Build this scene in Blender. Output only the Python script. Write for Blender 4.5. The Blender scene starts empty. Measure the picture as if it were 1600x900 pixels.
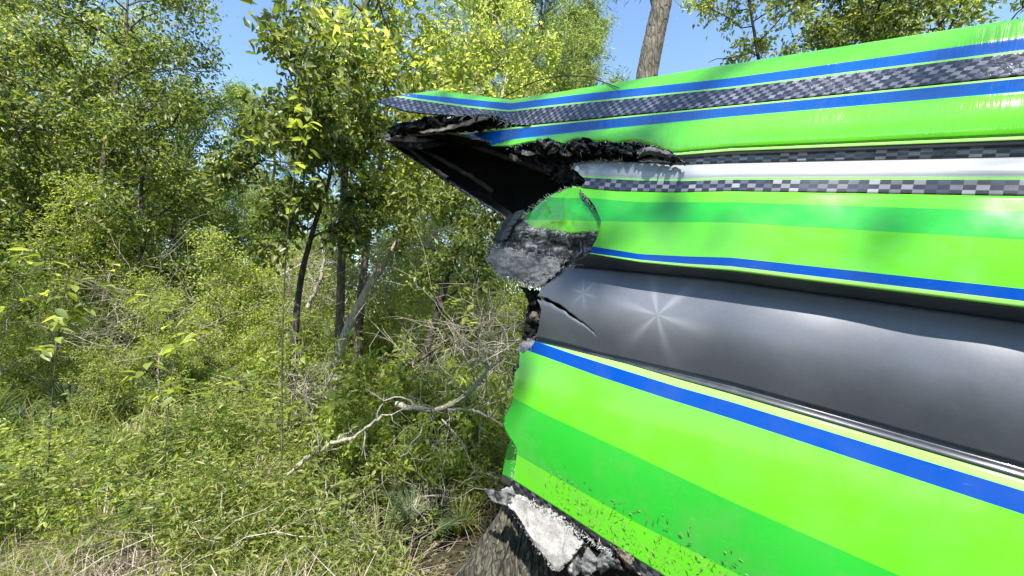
import bpy, math, numpy as np
from mathutils import Vector
sc = bpy.context.scene
R = math.radians

# ------------------------------------------------------------------ camera, sky, sun, exposure
CAMZ = 1.6; PITCH = R(4.0); F = 680.0          # focal length in photograph pixels (1600 wide)
cam = bpy.data.cameras.new('camera'); cam.sensor_width = 36; cam.lens = F / 1600 * 36
cam.clip_start = 0.02; cam.clip_end = 3000
co = bpy.data.objects.new('camera', cam); sc.collection.objects.link(co)
co.location = (0, 0, CAMZ); co.rotation_euler = (math.pi / 2 + PITCH, 0, 0)
sc.camera = co
SUN_EL = R(50); SUN_AZ = R(180)                # azimuth clockwise from +Y (the viewing direction)
w = bpy.data.worlds.new("World"); sc.world = w; w.use_nodes = True
nt = w.node_tree; bg = nt.nodes['Background']
sky = nt.nodes.new('ShaderNodeTexSky'); sky.sky_type = 'NISHITA'; sky.sun_disc = False
sky.sun_elevation = SUN_EL; sky.sun_rotation = SUN_AZ; sky.air_density = 1.1; sky.dust_density = 0.0; sky.ozone_density = 3.5
nt.links.new(sky.outputs[0], bg.inputs[0]); bg.inputs[1].default_value = 0.13
sl = bpy.data.lights.new('sun', 'SUN'); sl.energy = 4.8; sl.angle = R(0.53); sl.color = (1, .95, .86)
so = bpy.data.objects.new('sun', sl); sc.collection.objects.link(so)
sd = Vector((math.sin(SUN_AZ) * math.cos(SUN_EL), math.cos(SUN_AZ) * math.cos(SUN_EL), math.sin(SUN_EL)))
so.rotation_euler = sd.to_track_quat('Z', 'Y').to_euler()
sc.view_settings.view_transform = 'Standard'; sc.view_settings.look = 'None'
sc.view_settings.gamma = 1; sc.view_settings.use_curve_mapping = False
sc.view_settings.exposure = 1.4
sc.render.resolution_x = 1024; sc.render.resolution_y = 576
try:
    sc.cycles.max_bounces = 8; sc.cycles.transmission_bounces = 6; sc.cycles.transparent_max_bounces = 6
except Exception: pass

# ------------------------------------------------------------------ geometry helpers
cp, sp = math.cos(PITCH), math.sin(PITCH)
def rays(px, py):
    px = np.asarray(px, float); py = np.asarray(py, float)
    x = (px - 800) / F; y = -(py - 450) / F
    return np.stack([x, cp - y * sp, sp + y * cp], -1)
CAM = np.array([0, 0, CAMZ])
def at(px, py, z):                              # a point of the place, from where the photo shows it and how far it is
    return CAM + rays(px, py) * np.asarray(z, float)[..., None]
def terrain(x, y):
    x = np.asarray(x, float); y = np.asarray(y, float)
    return (0.07 * np.sin(x * .9 + 1) * np.cos(y * .7) + 0.05 * np.sin(x * 2.3 + y * 1.7) + 0.03 * np.sin(x * 4.1 - y * 3.3)
            + 0.10 * np.exp(-((x - .1) ** 2 + (y - 2.7) ** 2) / .5))
def ground_at(px, z):                           # world x,y below picture column px at distance z
    x = (px - 800) / F * z; y = z
    return np.array([x, y, float(terrain(x, y))])

def hash2(ix, iy, seed=0):
    n = (ix.astype(np.int64) * 374761393 + iy.astype(np.int64) * 668265263 + seed * 2147483647) & 0xffffffff
    n = ((n ^ (n >> 13)) * 1274126177) & 0xffffffff
    return ((n ^ (n >> 16)) & 0xffff) / 65535.0
def vnoise(x, y, seed=0):
    x = np.asarray(x, float); y = np.asarray(y, float)
    ix = np.floor(x); iy = np.floor(y); fx = x - ix; fy = y - iy
    fx = fx * fx * (3 - 2 * fx); fy = fy * fy * (3 - 2 * fy)
    a = hash2(ix, iy, seed); b = hash2(ix + 1, iy, seed); c = hash2(ix, iy + 1, seed); d = hash2(ix + 1, iy + 1, seed)
    return (a * (1 - fx) + b * fx) * (1 - fy) + (c * (1 - fx) + d * fx) * fy * 1.0 - 0.5
def fbm(x, y, seed=0, oct=4):
    s = 0; a = 1
    for o in range(oct):
        s = s + a * vnoise(np.asarray(x) * 2 ** o, np.asarray(y) * 2 ** o, seed + o); a *= .5
    return s

def build(name, V, faces, mats, midx=None, uv=None, parent=None, smooth=True):
    me = bpy.data.meshes.new(name)
    V = np.asarray(V, np.float32).reshape(-1, 3)
    if not isinstance(faces, list): faces = [faces]
    faces = [np.asarray(f, np.int32) for f in faces if len(f)]
    tot = np.concatenate([np.full(len(f), f.shape[1], np.int32) for f in faces])
    loops = np.concatenate([f.ravel() for f in faces])
    me.vertices.add(len(V)); me.vertices.foreach_set('co', V.ravel())
    me.loops.add(len(loops)); me.loops.foreach_set('vertex_index', loops)
    me.polygons.add(len(tot))
    st = np.concatenate([[0], np.cumsum(tot)[:-1]]).astype(np.int32)
    me.polygons.foreach_set('loop_start', st); me.polygons.foreach_set('loop_total', tot)
    if not isinstance(mats, (list, tuple)): mats = [mats]
    for m in mats: me.materials.append(m)
    if midx is not None: me.polygons.foreach_set('material_index', np.asarray(midx, np.int32))
    me.polygons.foreach_set('use_smooth', np.full(len(tot), bool(smooth)))
    if uv is not None:
        l = me.uv_layers.new(name='UVMap'); l.data.foreach_set('uv', np.asarray(uv, np.float32)[loops].ravel())
    me.update(calc_edges=True); me.validate()
    o = bpy.data.objects.new(name, me); sc.collection.objects.link(o)
    if parent is not None:
        o.parent = parent; o.matrix_parent_inverse = parent.matrix_world.inverted() if False else o.matrix_parent_inverse
        if parent.get('_world_children'):
            pass
    return o
def thing(name, label, cat, loc=(0, 0, 0), group=None, rz=0.0, scale=1.0):
    o = bpy.data.objects.new(name, None); sc.collection.objects.link(o)
    o.location = [float(v) for v in loc]; o.rotation_euler = (0, 0, rz); o.scale = (scale,) * 3
    o.empty_display_size = .2; o['label'] = label; o['category'] = cat
    if group: o['group'] = group
    return o
def dup(root, loc, rz, label, scale=1.0, group=None):
    r = root.copy(); sc.collection.objects.link(r)
    r.location = [float(v) for v in loc]; r.rotation_euler = (0, 0, rz); r.scale = (scale,) * 3; r['label'] = label
    if group: r['group'] = group
    for ch in list(root.children):
        c = ch.copy(); sc.collection.objects.link(c); c.parent = r
        for g in list(ch.children):
            d = g.copy(); sc.collection.objects.link(d); d.parent = c
    return r

def frame(P):
    T = np.gradient(P, axis=0); T /= np.linalg.norm(T, axis=1)[:, None] + 1e-9
    ref = np.array([0.31, 0.17, 0.93]) if abs(T[:, 2].mean()) < .8 else np.array([0.93, 0.31, 0.1])
    U = np.cross(T, ref); U /= np.linalg.norm(U, axis=1)[:, None] + 1e-9
    W = np.cross(T, U)
    return T, U, W
class Geo:
    def __init__(s): s.V = []; s.Q = []; s.T = []; s.n = 0
    def add(s, V, Q=None, T=None):
        s.V.append(V)
        if Q is not None: s.Q.append(np.asarray(Q) + s.n)
        if T is not None: s.T.append(np.asarray(T) + s.n)
        s.n += len(V)
    def tube(s, P, r, sides=6, knob=0.0, rng=None):
        P = np.asarray(P, float); n = len(P); r = np.broadcast_to(np.asarray(r, float), (n,))
        T, U, W = frame(P)
        a = np.linspace(0, 2 * np.pi, sides, endpoint=False)
        rr = r[:, None] * np.ones(sides)
        if knob and rng is not None: rr = rr * (1 + knob * rng.uniform(-1, 1, rr.shape))
        V = P[:, None] + rr[..., None] * (np.cos(a)[None, :, None] * U[:, None] + np.sin(a)[None, :, None] * W[:, None])
        i = np.arange(n - 1)[:, None] * sides; j = np.arange(sides)[None]; k = (j + 1) % sides
        Q = np.stack([i + j, i + k, i + k + sides, i + j + sides], -1).reshape(-1, 4)
        s.add(V.reshape(-1, 3), Q)
    def leaves(s, C, D, L, Wd, rng, up=0.6, fold=.25, curl=.15):
        """C base points, D directions, L length, Wd width: one folded two-triangle-pair blade each"""
        n = len(C); L = np.broadcast_to(L, (n,))[:, None]; Wd = np.broadcast_to(Wd, (n,))[:, None]
        D = D / (np.linalg.norm(D, axis=1)[:, None] + 1e-9)
        N = rng.normal(0, .6, (n, 3)) + np.array([0, 0, up])
        S = np.cross(D, N); S /= np.linalg.norm(S, axis=1)[:, None] + 1e-9
        N = np.cross(S, D)
        b = C; t = C + D * L - N * L * curl
        m = C + D * L * .45
        l = m + S * Wd * .5 + N * Wd * fold; r_ = m - S * Wd * .5 + N * Wd * fold
        V = np.stack([b, l, t, r_], 1).reshape(-1, 3)
        i = np.arange(n)[:, None] * 4
        s.add(V, None, np.concatenate([i + [0, 1, 2], i + [0, 2, 3]], 0))
    def blades(s, C, H, Wd, lean, rng):
        """grass blades, three triangles each, bent over"""
        n = len(C); a = rng.uniform(0, 2 * np.pi, n); S = np.stack([np.cos(a), np.sin(a), 0 * a], 1)
        b = rng.uniform(0, 2 * np.pi, n); Ld = np.stack([np.cos(b), np.sin(b), 0 * b], 1)
        H = H[:, None]; le = (lean * rng.uniform(.2, 1.3, n))[:, None]; Wd = np.broadcast_to(Wd, (n,))[:, None]
        up = np.array([0, 0, 1.])
        m = C + up * H * .6 + Ld * H * le * .35; t = C + up * H * (1 - .35 * le) + Ld * H * le
        V = np.stack([C - S * Wd / 2, C + S * Wd / 2, m - S * Wd * .4, m + S * Wd * .4, t], 1).reshape(-1, 3)
        i = np.arange(n)[:, None] * 5
        s.add(V, None, np.concatenate([i + [0, 1, 3], i + [0, 3, 2], i + [2, 3, 4]], 0))
    def out(s, name, mat, parent=None, smooth=True):
        V = np.concatenate(s.V); fs = []
        if s.Q: fs.append(np.concatenate(s.Q))
        if s.T: fs.append(np.concatenate(s.T))
        return build(name, V, fs, mat, parent=parent, smooth=smooth)

# ------------------------------------------------------------------ materials
def newmat(name):
    m = bpy.data.materials.new(name); m.use_nodes = True
    n = m.node_tree.nodes; l = m.node_tree.links
    return m, n, l, n['Principled BSDF']
def nd(n, t, **kw):
    x = n.new(t)
    for k, v in kw.items(): setattr(x, k, v)
    return x
def ramp(n, stops, interp='LINEAR'):
    r = n.new('ShaderNodeValToRGB'); r.color_ramp.interpolation = interp
    e = r.color_ramp.elements
    while len(e) < len(stops): e.new(.5)
    for i, (p, c) in enumerate(stops):
        e[i].position = p; e[i].color = (c[0], c[1], c[2], 1) if not isinstance(c, (int, float)) else (c, c, c, 1)
    return r
def noise(n, l, scale, detail=4, rough=.55, vec=None, dim='3D', dist=0):
    x = n.new('ShaderNodeTexNoise'); x.inputs['Scale'].default_value = scale; x.inputs['Detail'].default_value = detail
    x.inputs['Roughness'].default_value = rough; x.inputs['Distortion'].default_value = dist
    if vec is not None: l.new(vec, x.inputs['Vector'])
    return x
def mixc(n, l, fac, a, b, mode='MIX'):
    x = n.new('ShaderNodeMix'); x.data_type = 'RGBA'; x.blend_type = mode
    for s, v in ((0, fac), (6, a), (7, b)):
        if hasattr(v, 'is_linked') or hasattr(v, 'links'): l.new(v, x.inputs[s])
        elif isinstance(v, (int, float)): x.inputs[s].default_value = v
        else: x.inputs[s].default_value = (v[0], v[1], v[2], 1)
    return x.outputs[2]
def bump(n, l, h, strength, dist, b):
    x = n.new('ShaderNodeBump'); x.inputs['Strength'].default_value = strength; x.inputs['Distance'].default_value = dist
    l.new(h, x.inputs['Height']); l.new(x.outputs[0], b.inputs['Normal'])
    return x
def leafmat(name, cols, trans=.42, tcol=None, rough=.42):
    m, n, l, b = newmat(name)
    if 'hair' not in name and 'fallen' not in name: cols = [(c[0] * 1.14, c[1] * 1.04, c[2] * 1.7 + .004) for c in cols]
    g = nd(n, 'ShaderNodeNewGeometry')
    r = ramp(n, [(i / max(1, len(cols) - 1), c) for i, c in enumerate(cols)])
    l.new(g.outputs['Random Per Island'], r.inputs[0])
    oi = nd(n, 'ShaderNodeObjectInfo')
    hs = nd(n, 'ShaderNodeHueSaturation'); mr = nd(n, 'ShaderNodeMapRange')
    mr.inputs[3].default_value = .8; mr.inputs[4].default_value = 1.2
    l.new(oi.outputs['Random'], mr.inputs[0]); l.new(mr.outputs[0], hs.inputs['Value']); l.new(r.outputs[0], hs.inputs['Color'])
    l.new(hs.outputs[0], b.inputs['Base Color']); b.inputs['Roughness'].default_value = rough
    t = nd(n, 'ShaderNodeBsdfTranslucent')
    tc = mixc(n, l, 1.0, hs.outputs[0], tcol or (2.1, 2.0, .9), 'MULTIPLY')
    l.new(tc, t.inputs[0])
    mx = nd(n, 'ShaderNodeMixShader'); mx.inputs[0].default_value = trans
    l.new(b.outputs[0], mx.inputs[1]); l.new(t.outputs[0], mx.inputs[2])
    l.new(mx.outputs[0], n['Material Output'].inputs[0])
    return m
def barkmat(name, c1, c2, c3, scale=1.0, bs=.6):
    m, n, l, b = newmat(name)
    tc = nd(n, 'ShaderNodeTexCoord'); mp = nd(n, 'ShaderNodeMapping'); mp.inputs['Scale'].default_value = (scale * 9, scale * 9, scale * 2.2)
    l.new(tc.outputs['Object'], mp.inputs[0])
    a = noise(n, l, 3.0, 8, .7, mp.outputs[0], dist=.6)
    v = nd(n, 'ShaderNodeTexVoronoi'); v.feature = 'DISTANCE_TO_EDGE'; v.inputs['Scale'].default_value = 2.4; l.new(mp.outputs[0], v.inputs['Vector'])
    r = ramp(n, [(.3, c1), (.5, c2), (.68, c3)]); l.new(a.outputs[0], r.inputs[0])
    rr = ramp(n, [(0, .25), (.12, 1.0)]); l.new(v.outputs[0], rr.inputs[0])
    big = noise(n, l, 1.3, 3, .5, tc.outputs['Object']); rb = ramp(n, [(.35, (.7, .72, .6)), (.65, (1.1, 1.05, 1.0))]); l.new(big.outputs[0], rb.inputs[0])
    c = mixc(n, l, .55, r.outputs[0], rr.outputs[0], 'MULTIPLY'); c = mixc(n, l, 1.0, c, rb.outputs[0], 'MULTIPLY')
    l.new(c, b.inputs['Base Color']); b.inputs['Roughness'].default_value = .9
    h = mixc(n, l, .5, a.outputs[0], rr.outputs[0]); bump(n, l, h, bs, .03, b)
    return m
def streaks(n, l, b, prev, amt):
    uv = nd(n, 'ShaderNodeUVMap'); mp = nd(n, 'ShaderNodeMapping'); mp.inputs['Scale'].default_value = (55, 2.5, 1); l.new(uv.outputs[0], mp.inputs[0])
    a = noise(n, l, 1, 4, .6, mp.outputs[0]); x = nd(n, 'ShaderNodeBump'); x.inputs['Strength'].default_value = amt; x.inputs['Distance'].default_value = .006
    l.new(a.outputs[0], x.inputs['Height'])
    if prev is not None: l.new(prev.outputs[0], x.inputs['Normal'])
    l.new(x.outputs[0], b.inputs['Normal'])
    if 'Coat Normal' in b.inputs: l.new(x.outputs[0], b.inputs['Coat Normal'])
# hull paints ------------------------------------------------------
def gelcoat(name, col, rough=.16, dirt=0.25, coat=.6, spec=.5, dust=.22, lowdirt=0.0, streak=0.0):
    m, n, l, b = newmat(name)
    tc = nd(n, 'ShaderNodeTexCoord'); P = tc.outputs['Object']
    n1 = noise(n, l, 7, 6, .65, P); r1 = ramp(n, [(.45, 0.0), (.8, 1.0)]); l.new(n1.outputs[0], r1.inputs[0])
    n2 = noise(n, l, 60, 5, .7, P); r2 = ramp(n, [(.62, 0.0), (.70, 1.0)]); l.new(n2.outputs[0], r2.inputs[0])
    base = mixc(n, l, 0.0, col, col)
    c = mixc(n, l, r1.outputs[0], col, tuple(v * .82 + .02 for v in col))
    mm = nd(n, 'ShaderNodeMath', operation='MULTIPLY'); l.new(r1.outputs[0], mm.inputs[0]); l.new(r2.outputs[0], mm.inputs[1])
    m2 = nd(n, 'ShaderNodeMath', operation='MULTIPLY'); l.new(mm.outputs[0], m2.inputs[0]); m2.inputs[1].default_value = dirt
    c = mixc(n, l, m2.outputs[0], c, (.05, .045, .02))
    n5 = noise(n, l, 3.3, 7, .72, P); r5 = ramp(n, [(.48, 0.0), (.75, dust)]); l.new(n5.outputs[0], r5.inputs[0])
    c = mixc(n, l, r5.outputs[0], c, (.22, .26, .12))
    mps = nd(n, 'ShaderNodeMapping'); mps.inputs['Scale'].default_value = (3, 3, 40); mps.inputs['Rotation'].default_value = (.3, .5, .2); l.new(P, mps.inputs[0])
    n6 = noise(n, l, 9, 2, .5, mps.outputs[0]); r6 = ramp(n, [(.70, 0.0), (.72, .35)]); l.new(n6.outputs[0], r6.inputs[0])
    n7 = noise(n, l, 2.2, 2, .5, P); r7 = ramp(n, [(.5, 0.0), (.62, 1.0)]); l.new(n7.outputs[0], r7.inputs[0])
    m6 = nd(n, 'ShaderNodeMath', operation='MULTIPLY'); l.new(r6.outputs[0], m6.inputs[0]); l.new(r7.outputs[0], m6.inputs[1])
    c = mixc(n, l, m6.outputs[0], c, tuple(min(1, v * 1.2 + .12) for v in col))
    if lowdirt:
        # mud and plant bits rubbed into the low part of the hull, densest near its bottom edge
        sx = nd(n, 'ShaderNodeSeparateXYZ'); l.new(P, sx.inputs[0])
        mr = nd(n, 'ShaderNodeMapRange'); mr.inputs[1].default_value = .66; mr.inputs[2].default_value = .98
        mr.inputs[3].default_value = 1.0; mr.inputs[4].default_value = 0.0; l.new(sx.outputs[2], mr.inputs[0])
        mpd = nd(n, 'ShaderNodeMapping'); mpd.inputs['Scale'].default_value = (1, 1, 1.6); l.new(P, mpd.inputs[0])
        a = noise(n, l, 4.5, 3, .6, mpd.outputs[0]); bb = noise(n, l, 80, 8, .8, mpd.outputs[0], dist=.3)
        s = nd(n, 'ShaderNodeMath', operation='MULTIPLY_ADD'); l.new(a.outputs[0], s.inputs[0]); s.inputs[1].default_value = .55; l.new(bb.outputs[0], s.inputs[2])
        s2 = nd(n, 'ShaderNodeMath', operation='MULTIPLY_ADD'); l.new(mr.outputs[0], s2.inputs[0]); s2.inputs[1].default_value = .24; l.new(s.outputs[0], s2.inputs[2])
        r4 = ramp(n, [(.0, 0.0), (.5, 0.0), (1.0, 1.0)]); 
        mr2 = nd(n, 'ShaderNodeMapRange'); mr2.inputs[1].default_value = 1.0; mr2.inputs[2].default_value = 1.16; l.new(s2.outputs[0], mr2.inputs[0])
        m4 = nd(n, 'ShaderNodeMath', operation='MULTIPLY'); l.new(mr2.outputs[0], m4.inputs[0]); m4.inputs[1].default_value = lowdirt
        c = mixc(n, l, m4.outputs[0], c, (.035, .045, .015))
    l.new(c, b.inputs['Base Color'])
    rr = ramp(n, [(.3, rough * .7), (.8, rough * 1.8)]); l.new(n1.outputs[0], rr.inputs[0]); l.new(rr.outputs[0], b.inputs['Roughness'])
    b.inputs['Coat Weight'].default_value = coat; b.inputs['Coat Roughness'].default_value = .05
    b.inputs['Specular IOR Level'].default_value = spec
    # slow waviness of a laminated skin
    n3 = noise(n, l, 1.8, 2, .5, P); bb0 = bump(n, l, n3.outputs[0], .25, .03, b)
    if streak: streaks(n, l, b, bb0, streak)
    return m
def checkmat(name, su, sv, bias=-.35, rough=.3, dark=(.017, .020, .036), lite=(.30, .31, .36), skew=0.0, streak=0.0):
    """printed carbon-weave check decal: flat print following the stripe"""
    m, n, l, b = newmat(name)
    uv = nd(n, 'ShaderNodeUVMap'); sx = nd(n, 'ShaderNodeSeparateXYZ'); l.new(uv.outputs[0], sx.inputs[0])
    cx = nd(n, 'ShaderNodeCombineXYZ')
    a = nd(n, 'ShaderNodeMath', operation='MULTIPLY_ADD'); l.new(sx.outputs[1], a.inputs[0]); a.inputs[1].default_value = skew; l.new(sx.outputs[0], a.inputs[2])
    l.new(a.outputs[0], cx.inputs[0]); l.new(sx.outputs[1], cx.inputs[1])
    mp = nd(n, 'ShaderNodeMapping'); mp.inputs['Scale'].default_value = (su, sv, 1); l.new(cx.outputs[0], mp.inputs[0])
    fl = nd(n, 'ShaderNodeVectorMath', operation='FLOOR'); l.new(mp.outputs[0], fl.inputs[0])
    ck = nd(n, 'ShaderNodeTexChecker'); ck.inputs['Scale'].default_value = 1; ck.inputs[1].default_value = (1, 1, 1, 1); ck.inputs[2].default_value = (0, 0, 0, 1)
    of = nd(n, 'ShaderNodeVectorMath', operation='ADD'); l.new(fl.outputs[0], of.inputs[0]); of.inputs[1].default_value = (.5, .5, .5); l.new(of.outputs[0], ck.inputs[0])
    wn = nd(n, 'ShaderNodeTexWhiteNoise'); wn.noise_dimensions = '3D'; l.new(fl.outputs[0], wn.inputs[0])
    pw = nd(n, 'ShaderNodeMath', operation='POWER'); l.new(wn.outputs[0], pw.inputs[0]); pw.inputs[1].default_value = bias
    pk = mixc(n, l, pw.outputs[0], tuple(v * 2.2 for v in dark), lite)
    br = mixc(n, l, ck.outputs[1], dark, pk)
    tc = nd(n, 'ShaderNodeTexCoord'); n1 = noise(n, l, 60, 4, .6, tc.outputs['Object'])
    c = mixc(n, l, .35, br, n1.outputs[1], 'MULTIPLY')
    l.new(c, b.inputs['Base Color']); b.inputs['Roughness'].default_value = rough; b.inputs['Coat Weight'].default_value = .5; b.inputs['Coat Roughness'].default_value = .08
    if streak: streaks(n, l, b, None, streak)
    return m
GREEN = gelcoat('lime_gelcoat', (.098, .50, .017), dirt=.25, coat=.3)
GREENLOW = gelcoat('lime_gelcoat_muddy', (.098, .50, .017), dirt=.3, coat=.3, lowdirt=.85)
DGREEN = gelcoat('deep_green_gelcoat', (.018, .36, .026), dirt=.2, coat=.3)
DGREENLOW = gelcoat('deep_green_gelcoat_muddy', (.018, .36, .026), dirt=.25, coat=.3, lowdirt=.5)
BLUE = gelcoat('blue_stripe', (.0, .048, .29), dirt=.2, coat=.0, spec=.15, dust=.03)
DECKBLUE = gelcoat('blue_deck_stripe', (.0, .075, .38), dust=.05, rough=.10, dirt=.2, coat=.6, spec=.5, streak=.35)
DECKGREEN = gelcoat('lime_deck', (.098, .50, .017), rough=.10, dirt=.35, coat=.8, streak=.3)
PIN = gelcoat('pale_green_pinstripe', (.22, .58, .10), dirt=.2)
WHITE = gelcoat('silver_stripe', (.32, .34, .37), rough=.3, dirt=.4)
NAVY = gelcoat('navy_edge_and_shade', (.012, .016, .03), rough=.4, dirt=.5)  # dark edges, and painted shade under the lips
CHECKF = checkmat('weave_fine', 62, 6.0, 1.0, .2, lite=(.22, .225, .28), skew=.035, streak=.35)
CHECKC = checkmat('weave_coarse', 44, 3.0, 1.8, .35, lite=(.34, .34, .38))
def greymat():
    m, n, l, b = newmat('blue_grey_band')
    tc = nd(n, 'ShaderNodeTexCoord'); P = tc.outputs['Object']; uv = nd(n, 'ShaderNodeUVMap')
    # pale six-rayed star shapes with soft centres, mixed into the band colour
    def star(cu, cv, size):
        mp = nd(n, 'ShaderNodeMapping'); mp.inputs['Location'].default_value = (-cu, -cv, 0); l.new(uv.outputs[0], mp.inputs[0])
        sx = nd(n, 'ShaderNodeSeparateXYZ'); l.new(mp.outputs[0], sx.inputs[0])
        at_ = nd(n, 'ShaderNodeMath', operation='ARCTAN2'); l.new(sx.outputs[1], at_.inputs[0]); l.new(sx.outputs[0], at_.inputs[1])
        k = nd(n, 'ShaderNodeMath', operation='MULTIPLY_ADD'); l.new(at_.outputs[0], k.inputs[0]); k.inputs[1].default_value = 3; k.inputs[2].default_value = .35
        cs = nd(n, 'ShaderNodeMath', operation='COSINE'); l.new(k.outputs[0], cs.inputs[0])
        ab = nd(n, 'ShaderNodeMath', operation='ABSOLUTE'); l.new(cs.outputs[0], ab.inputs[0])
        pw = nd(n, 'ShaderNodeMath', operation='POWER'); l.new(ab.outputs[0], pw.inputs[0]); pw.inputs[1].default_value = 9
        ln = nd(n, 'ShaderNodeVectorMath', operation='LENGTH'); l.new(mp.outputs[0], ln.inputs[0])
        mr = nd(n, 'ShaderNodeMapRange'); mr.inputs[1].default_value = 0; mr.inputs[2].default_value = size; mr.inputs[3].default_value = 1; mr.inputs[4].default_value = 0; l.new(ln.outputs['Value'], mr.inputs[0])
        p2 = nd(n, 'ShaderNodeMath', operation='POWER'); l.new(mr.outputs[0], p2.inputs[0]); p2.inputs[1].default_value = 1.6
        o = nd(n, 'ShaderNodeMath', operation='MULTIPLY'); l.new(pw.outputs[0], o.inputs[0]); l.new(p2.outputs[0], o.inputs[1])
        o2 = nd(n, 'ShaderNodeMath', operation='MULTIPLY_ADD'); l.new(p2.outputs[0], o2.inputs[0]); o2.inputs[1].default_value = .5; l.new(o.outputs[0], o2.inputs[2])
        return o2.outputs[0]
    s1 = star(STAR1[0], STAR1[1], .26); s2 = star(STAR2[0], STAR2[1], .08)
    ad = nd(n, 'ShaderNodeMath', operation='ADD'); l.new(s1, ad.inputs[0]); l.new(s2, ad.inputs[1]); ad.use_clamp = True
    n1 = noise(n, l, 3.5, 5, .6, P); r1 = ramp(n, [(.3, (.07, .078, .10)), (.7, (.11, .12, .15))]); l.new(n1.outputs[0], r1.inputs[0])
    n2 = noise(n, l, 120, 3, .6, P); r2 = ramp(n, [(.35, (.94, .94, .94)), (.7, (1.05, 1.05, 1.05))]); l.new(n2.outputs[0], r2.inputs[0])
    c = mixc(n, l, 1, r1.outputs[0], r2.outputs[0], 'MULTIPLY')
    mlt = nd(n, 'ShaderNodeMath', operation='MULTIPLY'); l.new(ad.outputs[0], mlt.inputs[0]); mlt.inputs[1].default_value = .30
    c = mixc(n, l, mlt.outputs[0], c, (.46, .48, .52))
    l.new(c, b.inputs['Base Color']); b.inputs['Roughness'].default_value = .42; b.inputs['Metallic'].default_value = .15
    b.inputs['Coat Weight'].default_value = .35; b.inputs['Coat Roughness'].default_value = .3
    return m
def fibremat(name, dark, mid, lite, sc1=14, thr=(.3, .5, .68), stretch=(1, 1, 1), bs=.8):
    m, n, l, b = newmat(name)
    tc = nd(n, 'ShaderNodeTexCoord'); mp = nd(n, 'ShaderNodeMapping'); mp.inputs['Scale'].default_value = stretch; l.new(tc.outputs['Object'], mp.inputs[0])
    a = noise(n, l, sc1, 9, .75, mp.outputs[0], dist=1.0)
    r = ramp(n, [(thr[0], dark), (thr[1], mid), (thr[2], lite)]); l.new(a.outputs[0], r.inputs[0])
    f = noise(n, l, 190, 4, .8, mp.outputs[0], dist=2.0); rf = ramp(n, [(.35, (.45, .45, .46)), (.62, (1.15, 1.15, 1.15))]); l.new(f.outputs[0], rf.inputs[0])
    c = mixc(n, l, 1, r.outputs[0], rf.outputs[0], 'MULTIPLY'); l.new(c, b.inputs['Base Color'])
    b.inputs['Roughness'].default_value = .9; b.inputs['Specular IOR Level'].default_value = .2
    h = mixc(n, l, .5, a.outputs[0], f.outputs[0]); bump(n, l, h, bs, .012, b)
    return m
LAMI = fibremat('torn_laminate', (.025, .026, .03), (.14, .143, .15), (.40, .40, .415), 17, (.40, .50, .62))
LAMID = fibremat('dark_laminate', (.015, .015, .017), (.09, .09, .10), (.42, .42, .44), 17, (.42, .52, .64))  # laminate with deeper dark patches
MATW = fibremat('glass_mat', (.07, .07, .078), (.21, .21, .222), (.40, .40, .405), 16, (.28, .45, .62), bs=1)
MATP = fibremat('pale_glass_mat', (.16, .145, .135), (.36, .34, .33), (.50, .485, .47), 9, (.33, .44, .60), (2.2, 2.2, 1), bs=.7)
CORE = fibremat('black_core', (.005, .005, .006), (.02, .019, .018), (.36, .34, .32), 20, (.42, .58, .70), bs=1)  # mostly black with pale flecks
INNER = fibremat('added_black_backing', (.002, .002, .002), (.003, .003, .003), (.008, .008, .007), 5, (.3, .55, .8), bs=.3)
WOODY = fibremat('stringer_wood', (.008, .008, .006), (.018, .017, .012), (.04, .037, .028), 9, stretch=(1, 1, 4), bs=.4)
TAN = fibremat('tan_laminate', (.05, .04, .032), (.16, .13, .11), (.34, .29, .26), 10, (.35, .5, .66))
HAIR = leafmat('glass_fibre_hair', [(.55, .55, .55), (.8, .8, .8)], trans=.5, tcol=(1, 1, 1), rough=.6)

# foliage
LF_Y = leafmat('leaf_yellow_green', [(.09, .15, .02), (.16, .24, .03), (.25, .32, .05), (.38, .40, .11)], trans=.58)
LF_M = leafmat('leaf_mid_green', [(.04, .085, .012), (.08, .135, .016), (.14, .19, .025), (.22, .26, .05)], trans=.45)
LF_D = leafmat('leaf_dark_glossy', [(.03, .06, .018), (.055, .10, .02), (.10, .15, .03), (.22, .27, .05)], trans=.35, rough=.28)
LF_B = leafmat('leaf_bright', [(.13, .21, .025), (.21, .29, .035), (.30, .36, .06)], trans=.58)
LF_P = leafmat('palmetto_green', [(.04, .08, .02), (.08, .13, .03), (.13, .18, .05)], trans=.3, rough=.35)
LF_O = leafmat('palmetto_yellowing', [(.25, .22, .04), (.40, .28, .05), (.34, .20, .05)], trans=.35)
GRASS = leafmat('grass_blades', [(.06, .10, .015), (.12, .18, .02), (.21, .26, .04), (.38, .36, .15)], trans=.45)
STRAW = leafmat('dry_straw', [(.12, .10, .05), (.26, .22, .12), (.42, .37, .23)], trans=.2)
LITTER = leafmat('fallen_leaves', [(.05, .035, .018), (.12, .08, .04), (.22, .17, .09), (.06, .08, .02)], trans=.15)
NEEDLE = leafmat('feathery_needles', [(.10, .17, .04), (.17, .25, .05), (.26, .33, .08)], trans=.58)
BARK = barkmat('bark_grey_brown', (.03, .025, .018), (.10, .085, .065), (.21, .19, .16))
BARKD = barkmat('bark_dark', (.012, .010, .008), (.035, .03, .024), (.09, .08, .065))
BARKL = barkmat('bark_pale_dead', (.17, .15, .13), (.34, .31, .27), (.52, .49, .44), 1.4, .4)
BARKP = barkmat('pine_bark', (.035, .03, .027), (.13, .115, .10), (.28, .26, .24), .9, .9)
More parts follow.
